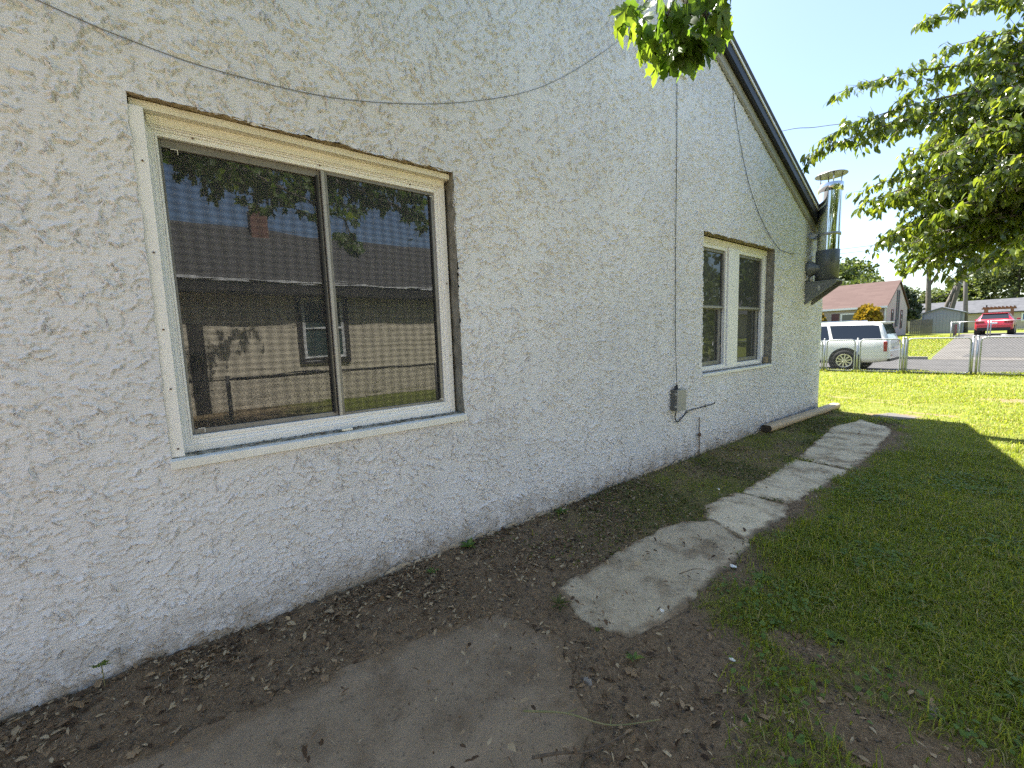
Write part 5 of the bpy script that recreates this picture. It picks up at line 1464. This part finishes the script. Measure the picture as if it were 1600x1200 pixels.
# red car at the top of the driveway, tail towards the street
RZ = float(terrain(45.4)) + 0.014
red = thing('parked_car', 'bright red crossover parked tail first at the driveway top', 'car', (-2.48, 47, RZ))
def pl_red(x, a, z): return (-2.48 + a, 45.1 + x, RZ + z)
vehicle(red, pl_red,
        [(0.0, .46, .78, .82, .80, .70), (.05, .36, .92, .98, .87, .76), (.18, .34, 1.04, 1.10, .91, .74), (.55, .30, 1.06, 1.46, .92, .66), (.75, .28, 1.06, 1.53, .92, .64), (1.8, .26, 1.04, 1.58, .92, .65), (2.6, .26, 1.02, 1.52, .92, .64), (3.3, .28, .98, 1.06, .91, .72), (4.1, .30, .86, .92, .86, .70), (4.4, .40, .66, .70, .74, .60)],
        1.0, M['car_red'],
        {'side': [(.75, 1.5, 1.5, .9), (1.6, 2.95, 2.55, 1.6)], 'end': {'rear_window': (.20, .56, .07), 'windscreen': (2.66, 3.26, .10)}},
        [(-.01, .2, .46, .885, .84, .98), (-.01, .2, -.885, -.46, .84, .98)], [.85, 3.5], .35,
        [('rear_bumper', M['black_plastic'], (-.05, .12, -.78, .78, .32, .52)), ('rear_bumper', M['car_red'], (-.04, .12, -.80, .80, .52, .74)), ('number_plate', M['white_paint'], (-.02, .0, -.17, .17, .78, .90)), ('rear_spoiler', M['car_red'], (.50, .78, -.62, .62, 1.485, 1.55)),
         ('mirror', M['car_red'], (2.75, 2.9, .94, 1.12, 1.0, 1.15)), ('mirror', M['car_red'], (2.75, 2.9, -1.12, -.94, 1.0, 1.15))])

# ------------------------------------------------------------------ grass
def blades(x, y, h, w, lean=0.9):
    n = len(x); z = ground_z(x, y) - 0.004
    th = rng.uniform(0, 6.283, n); ln = np.abs(rng.normal(0.95, 0.55, n)) * lean
    dx, dy = np.cos(th), np.sin(th); px_, py_ = -dy, dx
    b = np.stack([x, y, z], 1)
    pw = np.stack([px_ * w / 2, py_ * w / 2, 0 * w], 1)
    mid = b + np.stack([dx * h * ln * 0.3, dy * h * ln * 0.3, h * 0.62], 1)
    tip = b + np.stack([dx * h * ln, dy * h * ln, h * np.clip(1.05 - 0.45 * ln, 0.22, 1)], 1)
    V = np.stack([b - pw, b + pw, mid - pw * 0.8, mid + pw * 0.8, tip], 1).reshape(-1, 3)
    o = (np.arange(n) * 5)[:, None]
    F = np.concatenate([o + [0, 1, 3], o + [0, 3, 2], o + [2, 3, 4]], 0)
    return V, F
def off_slab(x, y, mrg=0.0):
    return slab_depth(x, y) < mrg + 0.02
def sample(n, x0, x1, y0, y1, power=1.0):
    x = rng.uniform(x0, x1, n); y = rng.uniform(y0, y1, n)
    m = turf_mask(x, y) ** power
    m = m * (0.40 + 0.60 * sstep(0.35, 0.6, fbm(x, y, 3.0, 3, 61))) * (0.35 + 0.65 * sstep(0.30, 0.48, fbm(x, y, 1.1, 3, 161)))
    k = (rng.random(n) < m) & off_slab(x, y, 0.015 + 0.06 * vnoise(x * 9, y * 9, 55))
    k &= ~((x < D + 0.03) & (y < 9.1))
    return x[k], y[k]
allV, allF, off = [], [], 0
for (n, x0, x1, y0, y1, h0, h1, w0, w1_) in ((105000, -1.4, 0.75, 0.7, 3.2, .018, .060, .003, .0062), (95000, -1.7, 0.9, 3.2, 5.6, .02, .060, .004, .0075), (90000, -1.9, 1.2, 5.6, 9.0, .02, .055, .004, .007),
                                           (60000, D, -1.5, 1.6, 9.0, .012, .035, .003, .006), (105000, -5.6, 1.8, 8.8, 13.0, .025, .06, .006, .010), (80000, -7.0, 2.6, 13.0, 19.2, .03, .07, .009, .016), (25000, 0.75, 3.5, 0.5, 8.8, .03, .06, .006, .01)):
    x, y = sample(n, x0, x1, y0, y1)
    h = rng.uniform(h0, h1, len(x)) * (0.35 + 1.3 * fbm(x, y, 1.9, 3, 88)) * (1 + 0.9 * (rng.random(len(x)) < 0.05)); w = rng.uniform(w0, w1_, len(x))
    V, F = blades(x, y, h, w)
    allV.append(V); allF.append(F + off); off += len(V)
# taller fringe under the fence
x = rng.uniform(-5.5, 3.5, 5000); y = fy(x) + rng.normal(0.05, 0.09, 5000); V, F = blades(x, y, rng.uniform(0.05, 0.16, 5000) * (0.5 + vnoise(x * 2, y, 4)), rng.uniform(.008, .014, 5000)); allV.append(V); allF.append(F + off)
gob = build_np('grass', np.concatenate(allV), np.concatenate(allF), M['grass'], kind='stuff')
gob['label'] = 'short shaded lawn grass thinning out towards the bare soil'
# far lawns
x = rng.uniform(-12, -3.7, 26000); y = rng.uniform(28.8, 46, 26000); k = (x < -3.5 - (y - 28.4) * 0.045); x, y = x[k], y[k]
V, F = blades(x, y, rng.uniform(.05, .10, len(x)), rng.uniform(.02, .05, len(x)))
gob2 = build_np('far_grass', V, F, M['grass'], kind='stuff'); gob2['label'] = 'sunny lawn in front of the tan house'

# broad leaved weeds through the lawn
def flat_leaves(x, y, s, lift, tilt, mat, name, label, shape=OVAL, wid=None, zfun=None):
    n = len(x); z = (ground_z(x, y) if zfun is None else zfun) + lift
    th = rng.uniform(0, 6.283, n)
    d = np.stack([np.cos(th), np.sin(th), rng.normal(0.0, tilt, n)], 1)
    Rm_ = orient(d, np.tile([[0., 0., 1.]], (n, 1)) + rng.normal(0, tilt, (n, 3)), np.zeros(n))
    V, F = scatter(shape, np.stack([x, y, z], 1), Rm_, s, wid)
    o = build_np(name, V, F, mat, smooth=True, kind='stuff'); o['label'] = label
    return o
x = rng.uniform(-1.3, 1.0, 30000); y = rng.uniform(1.2, 6.0, 30000)
m = turf_mask(x, y) * sstep(0.50, 0.68, fbm(x, y, 2.4, 3, 101))
k = (rng.random(len(x)) < m * 0.6) & off_slab(x, y, -0.01); x, y = x[k], y[k]
flat_leaves(x, y, rng.uniform(.014, .034, len(x)), rng.uniform(.018, .045, len(x)), 0.35, M['weed'], 'clover', 'patches of small broad leaved weeds in the lawn', OVAL, rng.uniform(1.3, 2.2, len(x)))
x = rng.uniform(D + 0.05, -1.3, 24000); y = rng.uniform(1.3, 9.0, 24000)
m = sstep(1.3, 3.5, y) * sstep(0.42, 0.60, fbm(x, y, 2.2, 3, 111))
k = (rng.random(len(x)) < m * 0.75) & off_slab(x, y, 0.0); x, y = x[k], y[k]
flat_leaves(x, y, rng.uniform(.012, .034, len(x)), rng.uniform(.006, .035, len(x)), 0.5, M['wall_weed'], 'ground_weeds', 'low dull weeds between the wall and the path', OVAL, rng.uniform(1.0, 1.9, len(x)))

# ------------------------------------------------------------------ litter
n = 40000
x = np.concatenate([rng.uniform(D + 0.02, 0.5, n // 2), D + 0.03 + np.abs(rng.normal(0, 0.36, n - n // 2))]); y = np.concatenate([rng.uniform(-0.9, 3.5, n * 3 // 4), rng.uniform(3.5, 9.0, n - n * 3 // 4)]); rng.shuffle(y)
ex = np.interp(y, EDGE_Y, EDGE_X)
m = (1 - turf_mask(x, y)) * (0.25 + 0.9 * sstep(0.42, 0.62, fbm(x, y, 3.0, 3, 131)))
m = m * np.where(off_slab(x, y, 0.03), 1.0, 0.24)
m = m * (1 - 0.6 * sstep(0.5, 0.0, np.abs(x - ex)) * 0)
k = rng.random(n) < m; x, y = x[k], y[k]
slabtop = np.where(off_slab(x, y, 0.0), -1, 0.028)
zf = np.maximum(ground_z(x, y), slabtop)
flat_leaves(x, y, rng.uniform(.010, .046, len(x)) * rng.uniform(.6, 1.2, len(x)), rng.uniform(.003, .010, len(x)), 0.30, M['litter'], 'leaf_litter', 'small dry seeds and leaf bits strewn over the soil', OVAL_LOW, np.where(rng.random(len(x)) < 0.45, rng.uniform(0.12, 0.4, len(x)), rng.uniform(0.6, 1.6, len(x))), zf)
# clods and pebbles
n = 15000
x = rng.uniform(D + 0.02, -0.2, n); y = rng.uniform(-0.9, 4.5, n)
k = (rng.random(n) < (1 - turf_mask(x, y)) * 0.9) & off_slab(x, y, 0.03); x, y = x[k], y[k]
octv = np.array([(1, 0, 0), (-1, 0, 0), (0, 1, 0), (0, -1, 0), (0, 0, 0.8), (0, 0, -0.8)], float); octf = np.array([(0, 2, 4), (2, 1, 4), (1, 3, 4), (3, 0, 4), (2, 0, 5), (1, 2, 5), (3, 1, 5), (0, 3, 5)])
V, F = scatter((octv, octf), np.stack([x, y, ground_z(x, y)], 1), orient(rng.normal(0, 1, (len(x), 3)), rng.normal(0, 1, (len(x), 3)) + [0, 0, 2], rng.uniform(0, 6, len(x))), rng.uniform(.002, .007, len(x)) * rng.uniform(.5, 1.9, len(x)))
o = build_np('soil_crumbs', V, F, simple('soil_crumb', (0.07, 0.053, 0.038), 0.95, (0.17, 0.135, 0.10), 40), kind='stuff'); o['label'] = 'loose soil crumbs on the bare earth'

def gz(x, y):
    z = float(ground_z(np.array([x]), np.array([y]))[0])
    return max(z, 0.030 if not off_slab(np.array([x]), np.array([y]))[0] else z)
def one_leaf(name, label, x, y, size, shape, mat, cat='leaf', group=None, tilt=0.25, wid=1.0, rot=None):
    v, f = shape
    v = v.copy(); v[:, 1] *= wid
    v[:, 2] += 0.12 * np.sin(v[:, 0] * 4) * 0.5 + 0.10 * np.abs(v[:, 1])
    me = bpy.data.meshes.new(name); me.from_pydata((v * size).tolist(), [], f.tolist()); finish(me, mat, True)
    o = bpy.data.objects.new(name, me); scene.collection.objects.link(o)
    o.location = (x, y, gz(x, y) + 0.008)
    o.rotation_euler = (random.gauss(0, tilt), random.gauss(0, tilt), rot if rot is not None else random.uniform(0, 6.28))
    return tag(o, label, cat, group)
one_leaf('dry_leaf', 'large tan curled dry leaf on the soil at the slab corner', -1.08, 1.42, 0.075, MAPLE, M['dry_leaf'], wid=1.1, rot=1.0)
one_leaf('dry_leaf', 'large grey flat dead leaf in the lower right corner', -0.16, 2.13, 0.10, MAPLE, M['grey_leaf'], wid=0.8, rot=2.6)
one_leaf('dry_leaf', 'dark brown broad leaf beside the tan curled leaf', -1.13, 1.26, 0.06, MAPLE, M['grey_leaf'], wid=1.0, rot=4.0)
one_leaf('dry_leaf', 'big brown leaf lying against the wall foot left of the seedling', D + 0.10, -0.52, 0.09, MAPLE, M['dry_leaf'], wid=1.0, rot=0.6)
spots = [(-2.30, -0.25), (-2.25, 0.05), (-2.18, 0.22), (-2.05, 0.12), (-2.36, 0.30), (-2.12, 0.42), (-2.28, 0.55), (-1.98, 0.05), (-2.22, -0.1), (-2.0, -0.2), (-2.35, 0.8), (-2.1, 0.75), (-1.97, 0.9), (-2.2, 1.1), (-1.9, 1.3), (-2.05, 1.45), (-1.65, 1.45),
         (-1.35, 1.0), (-1.55, 0.7), (-0.95, 1.25), (-0.85, 1.15), (-0.80, 1.45), (-0.90, 1.62), (-0.72, 1.52), (-0.62, 1.66), (-0.7, 1.9), (-0.5, 1.85), (-0.42, 1.7), (-0.05, 2.2), (-0.02, 2.3), (0.05, 2.15), (-0.3, 1.95), (-1.02, 1.75), (-1.07, 2.05), (-1.72, 2.6), (-1.78, 2.9), (-1.88, 2.3)]
for q in range(75):
    y_ = random.uniform(-0.75, 2.6); spots.append((D + 0.06 + abs(random.gauss(0, 0.30)), y_))
for q in range(22):
    spots.append((random.uniform(-1.05, -0.05), random.uniform(1.25, 2.6)))
for q, (x, y) in enumerate(spots):
    one_leaf('fallen_leaf', 'small pale brown dry leaf lying on the dark soil', x + random.gauss(0, .02), y + random.gauss(0, .02), random.uniform(0.024, 0.05), random.choice((OVAL, OVAL, OVAL, MAPLE)), M['dry_leaf'], group='dry leaves fallen on the soil', wid=random.uniform(.5, 1.4), tilt=0.4)
def scrap(label, x, y, s):
    m = MB(); n = 7; ph = random.random()
    z = gz(x, y) + 0.012
    pts = [(x + s * math.cos(ph + i * 6.283 / n) * random.uniform(.6, 1.1), y + s * 0.6 * math.sin(ph + i * 6.283 / n) * random.uniform(.6, 1.1), z + random.uniform(-.004, .006)) for i in range(n)]
    lo = [(a, b, c - 0.004) for a, b, c in pts]
    m.add(pts + [(x, y, z + 0.008)] + lo, [(i, (i + 1) % n, n) for i in range(n)] + [(i, n + 1 + i, n + 1 + (i + 1) % n, (i + 1) % n) for i in range(n)])
    tag(build('paint_scrap', m, M['scrap']), label, 'paint scrap')
scrap('largest white scrap, in the grass edge by the long grey slab', -1.15, 2.63, 0.028)
scrap('small white scrap in thin grass nearer the camera', -0.80, 1.84, 0.016)
scrap('tiny white scrap on the near corner of the grey slab', -1.17, 1.86, 0.014)
scrap('white speck by the path under the wall weeds', -1.86, 3.9, 0.016)
def twig(label, pts, r, mat, side=()):
    m = MB(); P_ = smooth_curve([(x, y, gz(x, y) + h) for x, y, h in pts], 6)
    m.tube(P_, np.linspace(r, r * .5, len(P_)).tolist(), 6)
    for (i, dx, dy) in side:
        p_ = P_[i]; m.tube([p_, (p_[0] + dx, p_[1] + dy, p_[2] + .01)], [r * .6, r * .3], 5)
    tag(build('twig', m, mat, smooth=True), label, 'twig')
twig('slender green twig lying across the soil', [(-1.18, 0.915, .012), (-1.06, 1.03, .02), (-0.95, 1.16, .016), (-0.84, 1.325, .012)], 0.0042, M['green_twig'], [(6, .02, .04), (12, -.02, .03)])
twig('thick dark stick at the bottom edge of the picture', [(-1.02, 0.82, .012), (-0.965, 0.90, .02), (-0.93, 1.02, .02), (-0.89, 1.17, .01)], 0.006, M['twig'])
twig('thin brown twig on the soil before the grey slab', [(-1.12, 1.45, .01), (-1.06, 1.55, .02), (-0.98, 1.72, .012)], 0.0028, M['twig'], [(5, .03, .01)])
twig('short dark twig lying on the grey slab', [(-1.30, 2.25, .006), (-1.27, 2.36, .008), (-1.22, 2.42, .006)], 0.003, M['twig'])
twig('fine curved stem among the leaves at lower right', [(-0.68, 1.28, .01), (-0.72, 1.40, .03), (-0.70, 1.55, .01)], 0.002, M['twig'])

# ------------------------------------------------------------------ single small plants
def rosette(name, label, x, y, n, size, wid, mat, rise=0.5, shape=OVAL, stem=0.0):
    T = thing(name, label, 'plant', (x, y, gz(x, y)))
    th = np.arange(n) * 2.4 + random.random() * 6; el = rng.uniform(0.2, 1.0, n) * rise
    d = np.stack([np.cos(th) * np.cos(el), np.sin(th) * np.cos(el), np.sin(el)], 1)
    pos = np.tile([[x, y, gz(x, y) + 0.004 + stem]], (n, 1)) + d * size * 0.08
    Rm_ = orient(d, np.tile([[0., 0., 1.]], (n, 1)), rng.normal(0, .3, n))
    s = rng.uniform(0.7, 1.1, n) * size
    v, f = shape; v = v.copy(); v[:, 1] *= wid
    leaf_objects(T, name + '_leaf', (v, f), pos, Rm_, s, mat)
    if stem:
        m = MB(); m.tube([(x, y, gz(x, y) - .01), (x + .004, y, gz(x, y) + stem + .01)], 0.002, 5); build('stem', m, M['green_twig'], T)
rosette('wall_weed', 'leafy dandelion against the wall below the big window', D + 0.075, 1.47, 9, 0.075, 1.1, M['weed'], 0.9)
rosette('wall_weed', 'tuft of green leaves at the wall foot left of the slab', D + 0.085, 2.38, 10, 0.080, 1.0, M['weed'], 0.8)
rosette('wall_weed', 'small low weed in the dark soil below the dandelion', -2.36, 1.12, 7, 0.05, 0.7, M['weed'], 0.6)
rosette('lawn_weed', 'brown green weed tuft at the near slab corner', -1.60, 1.52, 12, 0.07, 0.45, M['wall_weed'], 0.9)
rosette('lawn_weed', 'weed with upright leaves where the slab meets the soil', -1.09, 1.50, 7, 0.055, 0.8, M['weed'], 0.8)
for (x, y, s, lab) in ((-0.98, 2.62, .075, 'broad weed at the lawn edge right of the big white scrap'), (-0.42, 3.1, .085, 'broad bright weed in the middle of the lawn'), (-0.28, 2.75, .08, 'broad leaved weed nearer than the bright one in the lawn'), (-0.95, 3.9, .07, 'low broad weed beside the small pale slab'), (-0.55, 2.35, .06, 'weed rosette in the thin near grass'), (-0.10, 2.62, .075, 'weed rosette by the right picture edge')):
    rosette('lawn_weed', lab, x, y, 9, s, 1.25, M['weed'], 0.55)
rosette('maple_seedling', 'two leaved maple seedling growing at the wall foot', D + 0.075, -0.42, 3, 0.050, 1.05, M['maple'], 0.8, MAPLE, 0.10)
